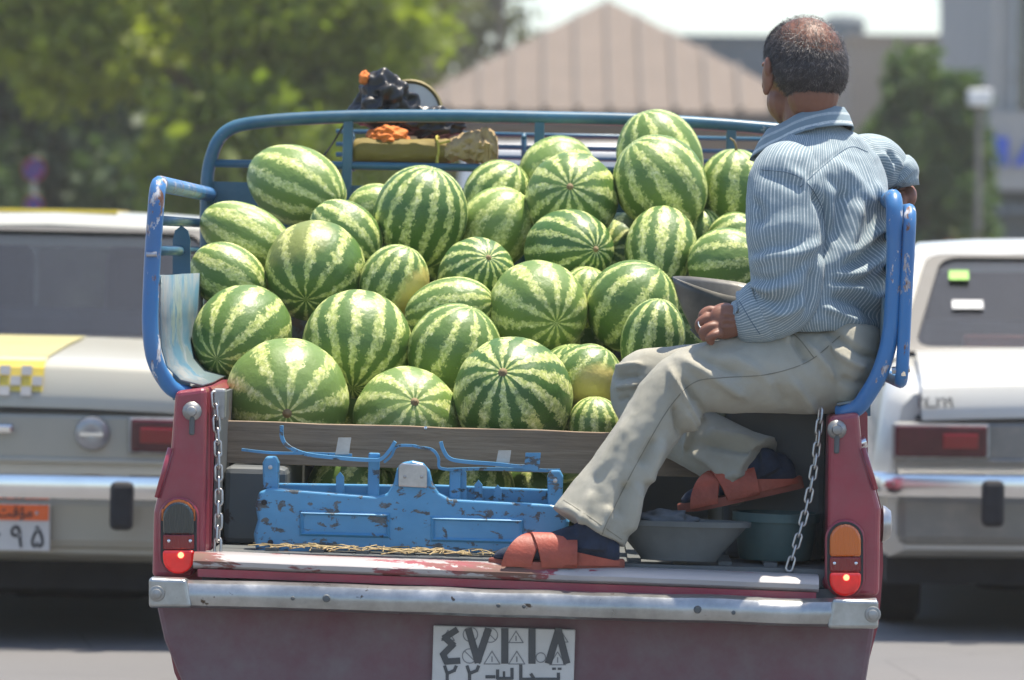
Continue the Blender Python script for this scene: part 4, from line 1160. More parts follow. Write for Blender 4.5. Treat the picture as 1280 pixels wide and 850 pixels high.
# cx, cy, equatorial radius px, elongation, pole (pixel of the pole facing us, or in-plane angle), stripes, pale, patch, stem, label
W = [
 (371, 233, 47, 1.42, (424, 250), 9, .55, 0, 0, 'large oblong watermelon with ribbed end, leaning on the rack at top left'),
 (308, 296, 38, 1.60, (366, 314), 7, .75, 0, 0, 'smooth pale oblong watermelon under the one leaning on the rack'),
 (286, 346, 38, 1.30, -28, 7, .35, 0, 0, 'watermelon with slanting bands beside the worn side sheet'),
 (394, 339, 60, 1.04, (386, 374), 8, .15, .25, 0, 'round watermelon with scuffed blotchy rind and its end facing outwards'),
 (432, 292, 37, 1.28, -38, 8, .25, 0, 0, 'watermelon with slanting bands tucked behind the scuffed blotchy one'),
 (468, 262, 31, 1.10, 20, 8, .6, 0, 0, 'small pale watermelon half hidden left of the tall boldly striped one'),
 (525, 272, 56, 1.12, 76, 11, .05, 0, 0, 'tall upright watermelon with bold straight pale stripes under the sack'),
 (493, 353, 41, 1.13, 68, 9, .2, 1.0, 0, 'watermelon with a yellow ground patch on its side'),
 (303, 418, 57, 1.20, (276, 444), 9, .25, 0, 0, 'large tilted watermelon resting against the lower left hoop'),
 (447, 430, 65, 1.00, (444, 486), 11, .25, 0, 0, 'round watermelon with straight upright stripes above the oblong front pair'),
 (358, 500, 74, 1.03, (364, 514), 8, .55, .0, 1, 'biggest pale watermelon with a brown scarred end, behind the plank end by the chain'),
 (508, 526, 64, 1.0, (520, 499), 9, .55, 0, 1, 'green watermelon with its stem end up, low behind the plank middle'),
 (641, 495, 71, 1.0, (628, 463), 10, .0, 0, 1, 'dark watermelon with pale stripes raying from its stem, front of heap'),
 (568, 440, 56, 1.04, 70, 9, .3, 0, 0, 'watermelon with curved stripes directly behind the rayed front one'),
 (562, 388, 39, 1.40, 14, 9, .35, 0, 0, 'oblong watermelon lying sideways with close stripes at one end'),
 (596, 346, 46, 1.10, (611, 323), 11, .0, 0, 1, 'dark watermelon with thin pale stripes and pale starry stem end'),
 (619, 287, 45, 1.20, 58, 7, .8, 0, 0, 'smooth yellowish watermelon with a narrowed top below the sack'),
 (622, 243, 40, 1.05, 58, 9, .25, 0, 0, 'watermelon right under the burlap sack mouth'),
 (698, 220, 48, 1.0, 35, 7, .6, 0, 0, 'pale topped watermelon in the back row by the middle rack post'),
 (715, 249, 55, 1.02, (712, 234), 10, .2, .0, 1, 'watermelon with puckered stem end, just before the back row'),
 (711, 313, 49, 1.28, (744, 311), 11, .0, 0, 1, 'dark oblong watermelon with fine stripes meeting at its stem end'),
 (672, 387, 59, 1.02, (697, 402), 9, .5, 0, 0, 'mottled pale watermelon with crinkled navel in the heap centre'),
 (731, 372, 34, 1.10, 80, 9, .4, 0, 0, 'watermelon showing only a sliver beside the mottled crinkled one'),
 (790, 383, 55, 1.02, 55, 8, .2, .0, 0, 'dark blotchy watermelon touching the metal scoop'),
 (816, 427, 38, 1.38, 82, 8, .05, 0, 0, 'oblong watermelon with broad pale bands above the man\'s knee'),
 (735, 473, 41, 1.02, 60, 7, .25, 1.0, 0, 'watermelon with yellow dirty underside next to the man\'s knee'),
 (716, 476, 44, 1.0, 100, 9, .2, 0, 0, 'dark watermelon wedged behind the one with yellow underside'),
 (744, 529, 32, 1.0, 90, 10, .3, 0, 0, 'small watermelon low beside the man\'s shin'),
 (706, 566, 36, 1.0, 15, 9, .6, 0, 0, 'watermelon whose top barely shows over the plank edge'),
 (826, 230, 54, 1.12, 128, 9, .35, 0, 0, 'large glossy watermelon with slanting faint stripes near the man\'s collar'),
 (825, 197, 51, 1.15, 112, 8, .4, 0, 0, 'highest watermelon of the heap, level with the top rail'),
 (917, 237, 43, 1.14, 88, 8, .3, 0, 2, 'watermelon with a curled dry stem beside the man\'s chest'),
 (826, 314, 43, 1.34, (822, 352), 9, .15, 0, 0, 'wide watermelon with pale blotched top, below the large glossy one'),
 (908, 330, 43, 1.08, 8, 9, .35, 0, 0, 'watermelon with level stripes at the man\'s elbow'),
 (916, 297, 29, 1.1, 30, 9, .3, 0, 0, 'watermelon mostly hidden behind the man\'s upper arm'),
 (878, 291, 26, 1.1, 90, 9, .15, 0, 0, 'small shaded watermelon in the gap below the stemmed one'),
 (440, 614, 54, 1.0, 60, 9, .3, 0, 0, 'watermelon on the bed floor seen under the plank left of the scale post'),
 (587, 614, 54, 1.0, 75, 9, .2, 0, 0, 'watermelon on the bed floor seen under the plank right of the scale post'),
 (668, 614, 54, 1.0, 100, 9, .3, 0, 0, 'watermelon on the bed floor seen under the plank near the man\'s trouser leg'),
]
n = len(W)
cyv = np.array([w[1] for w in W], float); W = [(w[0], w[1], w[2] * 1.055) + w[3:] for w in W]
rpx = np.array([w[2] * (1 + (w[3] - 1) * .4) for w in W])
yl = .60 + 1.08 * (500 - cyv) / 300.0
fix = {36: .66, 37: .66, 38: .68, 28: .62, 27: .60, 25: .66, 26: .84, 10: .60, 11: .60, 12: .60, 30: 1.70, 29: 1.50, 18: 1.70, 19: 1.48, 31: 1.56, 35: 1.52, 34: 1.42, 22: 1.18, 5: 1.56, 17: 1.68, 0: 1.62, 33: 1.22, 24: .86, 23: 1.05, 6: 1.48, 16: 1.50}
for k, v in fix.items(): yl[k] = v
LO = np.full(n, .56); HI = np.full(n, 1.74)
for it in range(400):
    cs = np.array([tuple(tp(W[i][0], W[i][1], yl[i])) for i in range(n)]) if it % 10 == 0 else cs
    cs[:, 1] = yl
    rr = rpx * (10.8 + yl) / FPX
    push = np.zeros(n)
    for i in range(n):
        d = cs - cs[i]; dist = np.sqrt((d ** 2).sum(1)); need = (rr + rr[i]) * .94
        for j in np.nonzero((dist < need) & (dist > 0))[0]:
            lat2 = d[j, 0] ** 2 + d[j, 2] ** 2
            want = math.sqrt(max(need[j] ** 2 - lat2, 0)); dy_ = abs(d[j, 1])
            s_ = 1 if (yl[i] > yl[j] or (yl[i] == yl[j] and i > j)) else -1
            push[i] += s_ * (want - dy_) * .22
    yl = np.clip(yl + np.clip(push, -.05, .05), LO, HI)
MC = []
def axis_of(w, rp):
    cx, cy, r, e, pole = w[:5]
    if isinstance(pole, tuple):
        u = (pole[0] - cx) / (r * (1 + (e - 1) * .8)); v = -(pole[1] - cy) / r
        k = math.hypot(u, v)
        if k > .97: u, v = u * .97 / k, v * .97 / k
        return Vector((u, -math.sqrt(max(0, 1 - u * u - v * v)), v)).normalized()
    a = R(pole); return Vector((math.cos(a), -.18, math.sin(a))).normalized()
GROUP = 'watermelons heaped in the pickup bed'
for i, w in enumerate(W):
    c = tp(w[0], w[1], yl[i]); s = (10.8 + yl[i]) / FPX
    ax = axis_of(w, s)
    q = ax.to_track_quat('Z', 'Y').to_matrix().to_4x4()
    o = bpy.data.objects.new('watermelon', MEL[i % 5]); COL.objects.link(o)
    re = w[2] * s; ra = re * w[3]
    spin = 0.0
    if w[7] > .5:      # turn the ground patch towards the place where the photo shows it
        want = Vector((.75, -.45, -.2)) if i == 7 else Vector((-.1, -.55, -.8))
        loc = q.to_3x3().inverted() @ want; spin = math.atan2(loc.y, loc.x) - PI
    else: spin = (i * 1.7) % 6.28
    o.matrix_world = TRUCK_M @ Matrix.Translation(c) @ q @ Matrix.Rotation(spin, 4, 'Z') @ Matrix.Diagonal((re, re, ra, 1))
    tag(o, w[9], 'watermelon', GROUP)
    o['seed'] = float(i * 1.37 + .5); o['stripes'] = float(round(w[5] * 1.25)); o['bias'] = float((-.25, -.1, .15, -.35, 0)[i % 5] + w[6] * .25); o['pale'] = float(w[6]); o['patch'] = float(w[7])
    if w[8]:
        st = bpy.data.objects.new('stem', LSTEM if w[8] == 2 else STEM); COL.objects.link(st); st.parent = o
        st.location = (0, 0, .965)
    MC.append((c, (re * re * ra) ** (1 / 3)))
# melons buried in the heap that carry the visible ones
rg = random.Random(3)
cand = []
for layer in range(7):
    for ix in range(6):
        for iy in range(5):
            cand.append(Vector((-.56 + ix * .225 + (layer % 2) * .11, .66 + iy * .225 + (layer % 2) * .1, FLOOR + .118 + layer * .19)))
nb = 0
vis = list(MC)
for p in cand:
    r_ = .112
    if abs(p.x) > .56 or (p.x > .34 and p.z < FLOOR + .42): continue
    if p.y > 1.70: continue
    # must lie under and behind the visible skin of the heap
    skin_ok = False
    pp = tpix(np.array([tuple(p)]))[0]
    for c, r in vis:
        cp = tpix(np.array([tuple(c)]))[0]
        if c.y < p.y + .02 and c.z > p.z - .06 and abs(c.x - p.x) < .15: skin_ok = True
    if p.z < FLOOR + .2 and p.y > .75: skin_ok = True
    if p.y > 1.0 and p.z < FLOOR + .55: skin_ok = True
    if not skin_ok: continue
    if any((p - c).length < (r + r_) * .95 for c, r in MC): continue
    o = bpy.data.objects.new('watermelon', MEL[nb % 5]); COL.objects.link(o)
    o.matrix_world = TRUCK_M @ Matrix.Translation(p) @ Matrix.Rotation(rg.uniform(0, 6), 4, (rg.random(), rg.random(), rg.random() + .1)) @ Matrix.Diagonal((r_, r_, r_ * 1.05, 1))
    tag(o, 'watermelon buried deep inside the heap under the others', 'watermelon', 'buried watermelons')
    o['seed'] = float(50 + nb * 1.3); o['stripes'] = 11.0; o['bias'] = -.2; o['pale'] = .2; o['patch'] = 0.0
    MC.append((p, r_)); nb += 1
print('melons', n, 'buried', nb)

# ------------------------------------------------------------------ plank
pk = [tp(293, 526, .42), tp(760, 540, .42), tp(760, 594, .42), tp(293, 586, .42)]
zb_ = FLOOR + .180
pl_ = MB().rings([[Vector((x, y, z)) for y, z in ((.405, z0), (.405, z1), (.430, z1), (.430, z0))] for x, z0, z1 in
    [(pk[0].x - .06, zb_, pk[0].z)] + [(pk[0].x + k * .1, zb_ , pk[0].z + .0012 * math.sin(k * 2.1)) for k in range(1, 9)] + [(pk[1].x + .30, zb_, pk[0].z - .001)]]).build(
    'plank', M['plank_wood'], None, TRUCK_M, (0, .42, zb_), bevel=.002)
tag(pl_, 'weathered wooden plank set on edge in front of the watermelons', 'plank')
nl = MB().lathe([(.001, -.003), (.004, -.002), (.004, .004)], 8, Matrix.Translation(tp(532, 535, .404) - Vector((0, .42, zb_))) @ Matrix.Rotation(R(-90), 4, 'X')).build('nail', M['chrome'], pl_)

# ------------------------------------------------------------------ counter balance lying across the bed tail
B0 = tp(515, 690, .14); B0.z = FLOOR + .008
bal = empty('balance_scale', TRUCK_M, B0)
tag(bal, 'blue painted counter balance with chipped paint standing on the tail of the bed', 'scale')
def S(px, py, y=.12): return tp(px, py, y) - B0
def lower(p): return p
out = [(320, 690), (317, 668), (322, 650), (319, 632), (324, 615), (336, 610), (470, 621), (484, 617), (492, 604), (496, 586), (503, 578), (516, 576), (529, 579), (537, 588), (541, 604), (549, 616), (563, 624), (690, 631), (706, 636), (712, 652), (708, 672), (712, 690), (706, 700), (640, 700), (628, 692), (395, 688), (384, 691), (378, 698), (326, 697)]
front = [S(a_, b_, .11) for a_, b_ in out]
mb = MB(); c0 = sum(front, Vector()) / len(front)
r1 = [p + Vector((0, 0, 0)) for p in front]; r0 = [p + (c0 - p) * .018 + Vector((0, -.006, 0)) for p in front]; r2 = [p + Vector((0, .03, 0)) for p in front]
body = mb.rings([r0, r1, r2]).build('front_plate', M['scale_blue'], bal, bevel=.004)
def embossed(x0_, y0_, x1_, y1_):
    o_ = [(x0_, y0_), (x1_, y0_ + 3), (x1_, y1_ + 3), (x0_, y1_)]; i_ = [(x0_ + 6, y0_ + 6), (x1_ - 6, y0_ + 9), (x1_ - 6, y1_ - 3), (x0_ + 6, y1_ - 6)]
    A = [S(a_, b_, .104) for a_, b_ in o_]; B = [S(a_, b_, .104) + Vector((0, -.008, 0)) for a_, b_ in [( (o[0] + i[0]) / 2, (o[1] + i[1]) / 2) for o, i in zip(o_, i_)]]; C = [S(a_, b_, .104) + Vector((0, .001, 0)) for a_, b_ in i_]
    vs = A + B + C; fs = []
    for k in range(4):
        j = (k + 1) % 4; fs += [(k, j, 4 + j, 4 + k), (4 + k, 4 + j, 8 + j, 8 + k)]
    MB().add(vs, fs).build('embossed_panel', M['scale_blue'], body)
embossed(374, 638, 488, 670); embossed(538, 645, 655, 677)
for px, py in ((338, 678), (330, 628)):
    MB().lathe([(.001, -.004), (.006, -.003), (.007, .003)], 10, Matrix.Translation(S(px, py, .103)) @ Matrix.Rotation(R(-90), 4, 'X')).build('rivet', M['rubber'], body)
MB().prism([S(a_, b_, .10) for a_, b_ in ((498, 582), (502, 579), (530, 581), (534, 585), (534, 610), (498, 608))], (0, -.004, 0), (0, .01, 0)).build('name_badge', M['steel'], bal, bevel=.003)
for px in (506, 527):
    MB().lathe([(.001, -.003), (.004, -.002), (.004, .002)], 10, Matrix.Translation(S(px, 596, .095)) @ Matrix.Rotation(R(-90), 4, 'X')).build('badge_screw', M['dull_steel'], bal)
MB().prism([S(a_, b_, .19) for a_, b_ in ((340, 604), (480, 606), (545, 606), (690, 612), (690, 692), (340, 688))], (0, 0, 0), (0, .02, 0)).build('back_plate', M['scale_blue'], bal, bevel=.004)
for px, y0_, y1_ in ((338, 571, 612), (694, 588, 634)):
    MB().prism([S(px + a_, b_, .125) for a_, b_ in ((-9, y1_), (-10, y0_ + 8), (-6, y0_), (6, y0_), (10, y0_ + 8), (9, y1_))], (0, 0, 0), (0, .06, 0)).build('end_cheek', M['scale_blue'], bal, bevel=.004)
    MB().lathe([(.001, -.006), (.005, -.005), (.005, .004)], 10, Matrix.Translation(S(px, y0_ + 13, .123)) @ Matrix.Rotation(R(-90), 4, 'X')).build('pivot_pin', M['steel'], bal)
for px, t_ in ((425, 590), (578, 585), (598, 600), (622, 606)):
    MB().prism([S(px + a_, b_, .165) for a_, b_ in ((-5, 626), (-5, t_ + 6), (0, t_), (5, t_ + 6), (5, 626))], (0, 0, 0), (0, .012, 0)).build('guide_lug', M['scale_blue'], bal)
for px, y0_ in ((467, 566), (569, 588)):
    MB().box((S(px, 600, .155).x, S(px, 600, .155).y, (S(px, y0_, .155).z + S(px, 640, .155).z) / 2), (.026, .016, S(px, y0_, .155).z - S(px, 640, .155).z)).build('pan_post', M['scale_blue'], bal, bevel=.003)
def strap(nm, pts, y, w=.016, th=.004):
    P_ = [Vector(p) for p in catmull([tuple(S(a_, b_, y)) for a_, b_ in pts], 5)]
    rings = []
    for i, p in enumerate(P_):
        tg = (P_[min(i + 1, len(P_) - 1)] - P_[max(i - 1, 0)]).normalized(); up = Vector((-tg.z, 0, tg.x))
        rings.append([p + up * th + Vector((0, w / 2, 0)), p - up * th + Vector((0, w / 2, 0)), p - up * th - Vector((0, w / 2, 0)), p + up * th - Vector((0, w / 2, 0))])
    MB().rings(rings).build(nm, M['scale_blue'], bal)
strap('pan_arm', [(352, 532), (353, 548), (362, 559), (385, 568), (430, 573), (462, 575), (476, 574), (487, 563), (494, 552)], .13, .022)
strap('pan_arm', [(302, 562), (340, 566), (400, 567), (440, 569)], .17, .012, .003)
strap('pan_arm', [(480, 578), (489, 570), (496, 558), (515, 557), (524, 559)], .14, .012, .003)
strap('pan_arm', [(524, 559), (540, 562), (548, 572), (549, 584), (560, 587)], .14, .012, .003)
strap('pan_arm', [(551, 552), (554, 562), (562, 573), (580, 577), (620, 580), (648, 583), (662, 582)], .13, .018)
strap('pan_arm', [(560, 587), (610, 586), (680, 588), (700, 588)], .15, .014, .0035)
MB().prism([S(a_, b_, .118) for a_, b_ in ((655, 588), (657, 566), (676, 566), (674, 588))], (0, 0, 0), (0, .005, 0)).build('pan_tip', M['scale_blue'], bal)
for x0_, y0_ in ((419, 547), (619, 563)):
    MB().prism([S(x0_ + a_, y0_ + b_, .16) for a_, b_ in ((0, 21), (4, 0), (20, 0), (17, 21))], (0, 0, 0), (0, .004, 0)).build('pan_bracket', M['steel'], bal)
for px in (345, 685):
    MB().box((S(px, 690, .2).x, .07, .0), (.05, .16, .016)).build('foot', M['scale_blue'], bal)

# ------------------------------------------------------------------ straw on the tail
rg = random.Random(11); b = MB()
for k in range(170):
    p = tp(rg.uniform(330, 640), 700, rg.uniform(.01, .2)); p.z = FLOOR + .010 + rg.random() * .006
    a_ = rg.uniform(0, PI); l_ = rg.uniform(.015, .05); d = Vector((math.cos(a_) * l_, math.sin(a_) * l_ * .5, rg.uniform(-.002, .006)))
    b.tube([p - d, p + d * .2 + Vector((0, 0, .003)), p + d], .0013, 4)
st = b.build('straw_litter', M['straw'], None, TRUCK_M, (0, .1, FLOOR)); tag(st, 'loose dry straw scattered under the blue balance', 'straw', kind='stuff')

# ------------------------------------------------------------------ tub, bucket, rag
tb = tp(848, 716, .055); tb.z = FLOOR + .009
tub = MB(); s_ = 11.0 / FPX
zt_ = tp(855, 649, .1).z - tb.z
tub.lathe([(.005, 0), (.085, .0), (.088, .006), (.150, zt_ - .012), (.160, zt_ - .012), (.160, zt_), (.146, zt_), (.082, .012), (.005, .012)], 40, sx=1.0, sy=.42)
tub_o = tub.build('plastic_tub', M['tub_grey'], None, TRUCK_M @ Matrix.Translation(tb), smooth='auto'); tag(tub_o, 'grey flared plastic tub standing on the tail beside the man\'s heel', 'tub')
bk = tp(968, 716, .20); bk.z = FLOOR + .009
zt2 = tp(968, 640, .20).z - bk.z
bo = MB().lathe([(.005, 0), (.080, 0), (.084, .01), (.094, zt2 - .02), (.100, zt2 - .02), (.100, zt2), (.090, zt2), (.076, .014), (.005, .014)], 36).build('green_bucket', M['bucket_green'], None, TRUCK_M @ Matrix.Translation(bk), smooth='auto')
tag(bo, 'dark green bucket under the man\'s raised foot', 'bucket')
b = MB()
rgp = tp(830, 645, .055)
bm = bmesh.new(); bmesh.ops.create_icosphere(bm, subdivisions=4, radius=1)
for v in bm.verts:
    p = v.co.copy(); k = 1 + .35 * noise.noise(p * 2.1) + .18 * noise.noise(p * 5)
    v.co = Vector((p.x * .07 * k, p.y * .045 * k, p.z * .026 * k - .012))
me = bpy.data.meshes.new('rag'); bm.to_mesh(me); bm.free()
ro = link('rag', me, M['rag_grey'], None, TRUCK_M, True, og=rgp); tag(ro, 'crumpled grey rag lying in the plastic tub', 'rag')

# ------------------------------------------------------------------ metal scoop pan by the man's hand
sp = tp(890, 372, .46)
rimp = [(833, 345), (860, 345), (900, 350), (945, 356), (948, 368), (925, 374), (880, 361), (850, 350)]
dep = [.36, .44, .50, .54, .46, .38, .36, .35]
rim = [tp(a_, b_, d_) - sp for (a_, b_), d_ in zip(rimp, dep)]
midp = [(842, 376), (864, 370), (900, 373), (942, 380), (948, 400), (925, 410), (885, 404), (856, 392)]
mid = [tp(a_, b_, d_ * .75 + .10) - sp for (a_, b_), d_ in zip(midp, dep)]
botp = [(862, 412), (878, 410), (905, 412), (937, 414), (942, 430), (925, 436), (895, 432), (874, 424)]
bot = [tp(a_, b_, d_ * .5 + .21) - sp for (a_, b_), d_ in zip(botp, dep)]
o = MB().rings([rim, mid, bot], True, False).add(bot, [tuple(range(8))]).build('weighing_scoop', M['pan_metal'], None, TRUCK_M @ Matrix.Translation(sp), smooth='auto')
bv = o.modifiers.new('sub', 'SUBSURF'); bv.levels = 2; bv.render_levels = 2; bv.boundary_smooth = 'PRESERVE_CORNERS'
sm = o.modifiers.new('solid', 'SOLIDIFY'); sm.thickness = .003
tag(o, 'grey metal weighing scoop with a pointed lip beside the man\'s hand', 'scoop')

# ------------------------------------------------------------------ bundles on the rack
YR = YF + .10
def lump(name, px, py, y, rx, ry, rz, amp, freq, mat, label, cat, seed=0, sub=5, squash=None):
    c = tp(px, py, y)
    bm = bmesh.new(); bmesh.ops.create_icosphere(bm, subdivisions=sub, radius=1)
    for v in bm.verts:
        p = v.co.copy(); q = p * freq + Vector((seed * 7.7, seed, 0))
        k = 1 + amp * noise.noise(q) + amp * .6 * noise.noise(q * 2.3) - amp * .8 * abs(noise.noise(q * 1.4 + Vector((3, 3, 3))))
        v.co = Vector((p.x * rx * k, p.y * ry * k, p.z * rz * k))
        if squash: v.co = squash(v.co, p)
    me = bpy.data.meshes.new(name); bm.to_mesh(me); bm.free()
    o = link(name, me, M[mat], None, TRUCK_M, True, og=c); tag(o, label, cat); return o
def sq(c, p):
    c.z += .03 * max(0, math.sin(p.x * 4 + 1.0)) * (p.z > 0); return c
lump('plastic_bag', 480, 128, YR + .03, .085, .08, .080, .34, 1.5, 'bag_black', 'crumpled black plastic bag tied on top of the rack', 'bag', 2, 5)
lump('plastic_bag', 540, 155, YR + .02, .085, .06, .046, .34, 1.7, 'bag_black', 'shiny black plastic bag behind the top rail beside the dial', 'bag', 5)
lump('orange_bundle', 484, 171, YR - .04, .055, .05, .030, .3, 1.6, 'cloth_orange', 'orange cloth bundle stuffed on the rolled tarp', 'bundle', 8)
lump('orange_scrap', 456, 97, YR, .016, .02, .020, .4, 1.6, 'cloth_orange', 'small orange scrap poking from the black bag', 'cloth', 4, 3)
# round dial leaning behind the bag
dc = tp(512, 141, YR + .10)
dl = empty('scale_dial', TRUCK_M, dc); tag(dl, 'round cream dial with a dark brass rim leaning on the rack', 'dial')
MX = Matrix.Rotation(R(78), 4, 'X')
MB().lathe([(.002, .008), (.078, .008), (.078, -.02), (.002, -.02)], 40, MX).build('dial_face', M['dial_white'], dl)
MB().lathe([(.078, -.022), (.088, -.018), (.09, .008), (.084, .016), (.078, .010)], 40, MX, caps=False).build('dial_rim', M['dial_rim'], dl, smooth='auto')
# rolled tarp and burlap end
A = tp(446, 192, YR - .05); B = tp(572, 189, YR - .05)
def roll(name, pts, mat, label, cat, amp, seed):
    P_ = [np.array(p) for p in catmull([tuple(tp(a_, b_, y_)) + (r_,) for a_, b_, y_, r_ in pts], 8)]
    rings = []
    for i, p in enumerate(P_):
        c = Vector(p[:3]); r = p[3]; ring = []
        for k in range(36):
            t_ = 2 * PI * k / 36; u = Vector((i * .12, math.cos(t_) * 1.2, math.sin(t_) * 1.2))
            q = r * (1 + amp * noise.noise(u * 1.6 + Vector((seed, 0, 0))) + amp * .7 * noise.noise(u * 4 + Vector((seed, 5, 0))))
            ring.append(c + Vector((0, math.cos(t_) * q * 1.1, math.sin(t_) * q)))
        rings.append(ring)
    c0 = Vector(P_[0][:3])
    o = MB().rings(rings).build(name, M[mat], None, TRUCK_M, c0, smooth='auto'); tag(o, label, cat); return o
roll('rolled_tarp', [(441, 190, YR - .06, .014), (445, 190, YR - .06, .034), (475, 190, YR - .06, .037), (520, 191, YR - .06, .036), (556, 190, YR - .06, .034), (566, 189, YR - .06, .026)], 'tarp_olive', 'olive rolled tarp lashed along the rack with yellow string', 'tarp', .10, 2)
roll('burlap_sack', [(556, 190, YR - .075, .02), (566, 187, YR - .075, .030), (585, 184, YR - .075, .036), (600, 183, YR - .075, .046), (614, 185, YR - .075, .046), (621, 188, YR - .075, .030), (623, 190, YR - .075, .008)], 'burlap', 'tan burlap sack mouth bunched at the end of the rolled tarp', 'sack', .34, 9)
b = MB(); c = tp(547, 190, YR - .06)
b.tube([c + Vector((.004 * math.sin(k), .042 * math.cos(2 * PI * k / 16), .041 * math.sin(2 * PI * k / 16))) for k in range(17)], .0035, 6)
b.tube([c + Vector((0, -.042, -.01)), tp(548, 212, YR - .10)], .003, 6); b.tube([c + Vector((0, -.036, .02)), tp(563, 176, YR - .10)], .003, 6)
o = b.build('string', M['string_yellow'], None, TRUCK_M, c, smooth=True); tag(o, 'yellow string tied round the rolled tarp', 'string')
b = MB(); b.tube([tp(404, 196, YF), tp(418, 176, YF + .02), tp(432, 152, YF)], .0025, 6)
o = b.build('cord', M['rubber'], None, TRUCK_M, tp(404, 196, YF)); tag(o, 'thin dark cord slung from the rack post to its lower rail', 'cord')

# ------------------------------------------------------------------ the man on the bed side
def evaluated(o):
    dg = bpy.context.evaluated_depsgraph_get()
    me = bpy.data.meshes.new_from_object(o.evaluated_get(dg))
    bpy.data.objects.remove(o)
    return me
def remesh(mb, voxel, iters=4, name='body'):
    o = mb.build(name, None)
    r = o.modifiers.new('r', 'REMESH'); r.mode = 'VOXEL'; r.voxel_size = voxel
    if iters:
        s = o.modifiers.new('s', 'SMOOTH'); s.factor = .5; s.iterations = iters
    return evaluated(o)
def coords(me):
    a = np.empty(len(me.vertices) * 3); me.vertices.foreach_get('co', a); return a.reshape(-1, 3)
def normals(me):
    return np.array([tuple(v.normal) for v in me.vertices])
def put(me, co):
    me.vertices.foreach_set('co', co.astype(np.float32).ravel()); me.update()
def limb(mb, pts, n=28, dens=6, caps=True):
    """pts: px, py, y, half width in px (in the picture plane), half depth in m"""
    P_ = catmull(pts, dens)
    c = [tp(p[0], p[1], p[2]) for p in P_]
    rings = []; acc = 0; U = []
    for i, p in enumerate(c):
        t_ = (c[min(i + 1, len(c) - 1)] - c[max(i - 1, 0)]).normalized()
        s_ = t_.cross(Vector((0, 1, 0))).normalized(); d_ = s_.cross(t_).normalized()
        ra = P_[i][3] * (10.8 + P_[i][2]) / FPX; rb_ = P_[i][4]
        rings.append([p + s_ * (ra * math.cos(2 * PI * k / n)) + d_ * (rb_ * math.sin(2 * PI * k / n)) for k in range(n)])
    mb.rings(rings, True, caps)
    return rings
def ball(mb, c, r, n=16):
    c = Vector(c); r = Vector(r) if hasattr(r, '__len__') else Vector((r, r, r))
    rings = []
    for i in range(1, n):
        a_ = PI * i / n
        rings.append([c + Vector((r.x * math.sin(a_) * math.cos(2 * PI * k / n), r.y * math.sin(a_) * math.sin(2 * PI * k / n), -r.z * math.cos(a_))) for k in range(n)])
    mb.rings(rings)
def folds(me, lines, gain=1.0):
    """raise or sink cloth along pleat lines drawn in the picture plane, on the side that faces them"""
    co = coords(me); nr = normals(me); px = tpix(co)
    disp = np.zeros(len(co))
    for pts, w, amp in lines:
        pts = np.array([tuple(q) for q in catmull(pts, 5)])
        best = np.full(len(co), 1e9); tpar = np.zeros(len(co))
        m = len(pts) - 1
        for k in range(m):
            a_, b_ = pts[k], pts[k + 1]; ab = b_ - a_; L2 = (ab ** 2).sum() + 1e-9
            t_ = np.clip(((px - a_) @ ab) / L2, 0, 1)
            d = np.hypot(*(px - (a_ + t_[:, None] * ab)).T)
            u = d < best; best[u] = d[u]; tpar[u] = (k + t_[u]) / m
        fade = np.clip(np.sin(np.clip(tpar, .03, .97) * PI) * 1.6, .15, 1)
        disp += amp * np.exp(-(best / w) ** 2) * fade
    disp *= 1.5 * gain
    disp *= np.clip(-nr[:, 1] * 1.6 + .25, 0, 1)
    put(me, co + nr * disp[:, None])

seat = tp(1062, 516, .22)
man = empty('person', TRUCK_M, seat)
tag(man, 'balding man in a striped blue shirt and khaki trousers sitting on the pickup side', 'person')
def finish(name, me, mat, parent=man, sub=0):
    me.transform(Matrix.Translation(-seat))
    o = link(name, me, M[mat], parent, smooth=True)
    if sub:
        s = o.modifiers.new('s', 'SUBSURF'); s.levels = sub; s.render_levels = sub
    return o
Fd = Vector((-.84, .54, 0)).normalized()       # way the chest faces
Ld = Vector((-.54, -.84, 0)).normalized()      # towards his left shoulder
Up = Vector((0, 0, 1))
PXM = 11.05 / FPX                              # metres per photo pixel at his depth

# ---- body (skin): one continuous figure, most of it inside the clothes
mb = MB()
limb(mb, [(1012, 118, .235, 34, .062), (1012, 150, .225, 33, .062), (1018, 180, .22, 38, .07), (1026, 215, .22, 48, .11), (1030, 300, .22, 44, .10), (1035, 380, .22, 44, .10), (1045, 450, .22, 45, .17), (1050, 490, .22, 35, .15)])
limb(mb, [(995, 225, .12, 20, .04), (988, 300, .06, 20, .036), (984, 365, .05, 20, .036), (965, 388, .05, 19, .034), (940, 396, .05, 17, .034), (925, 402, .06, 15, .030)])
limb(mb, [(1075, 212, .36, 18, .04), (1100, 210, .41, 16, .032), (1120, 222, .43, 14, .03), (1128, 240, .44, 11, .026), (1135, 243, .42, 8, .022)])
limb(mb, [(1060, 465, .13, 36, .07), (960, 470, .10, 30, .055), (870, 476, .06, 26, .048), (835, 492, .05, 22, .04), (790, 575, .03, 19, .035), (752, 640, .01, 15, .026), (745, 665, -.005, 13, .024)])
limb(mb, [(1060, 465, .32, 36, .07), (930, 470, .34, 30, .055), (822, 476, .37, 22, .045), (824, 496, .37, 20, .04), (875, 545, .31, 18, .035), (930, 576, .24, 15, .026), (950, 588, .22, 13, .024)])
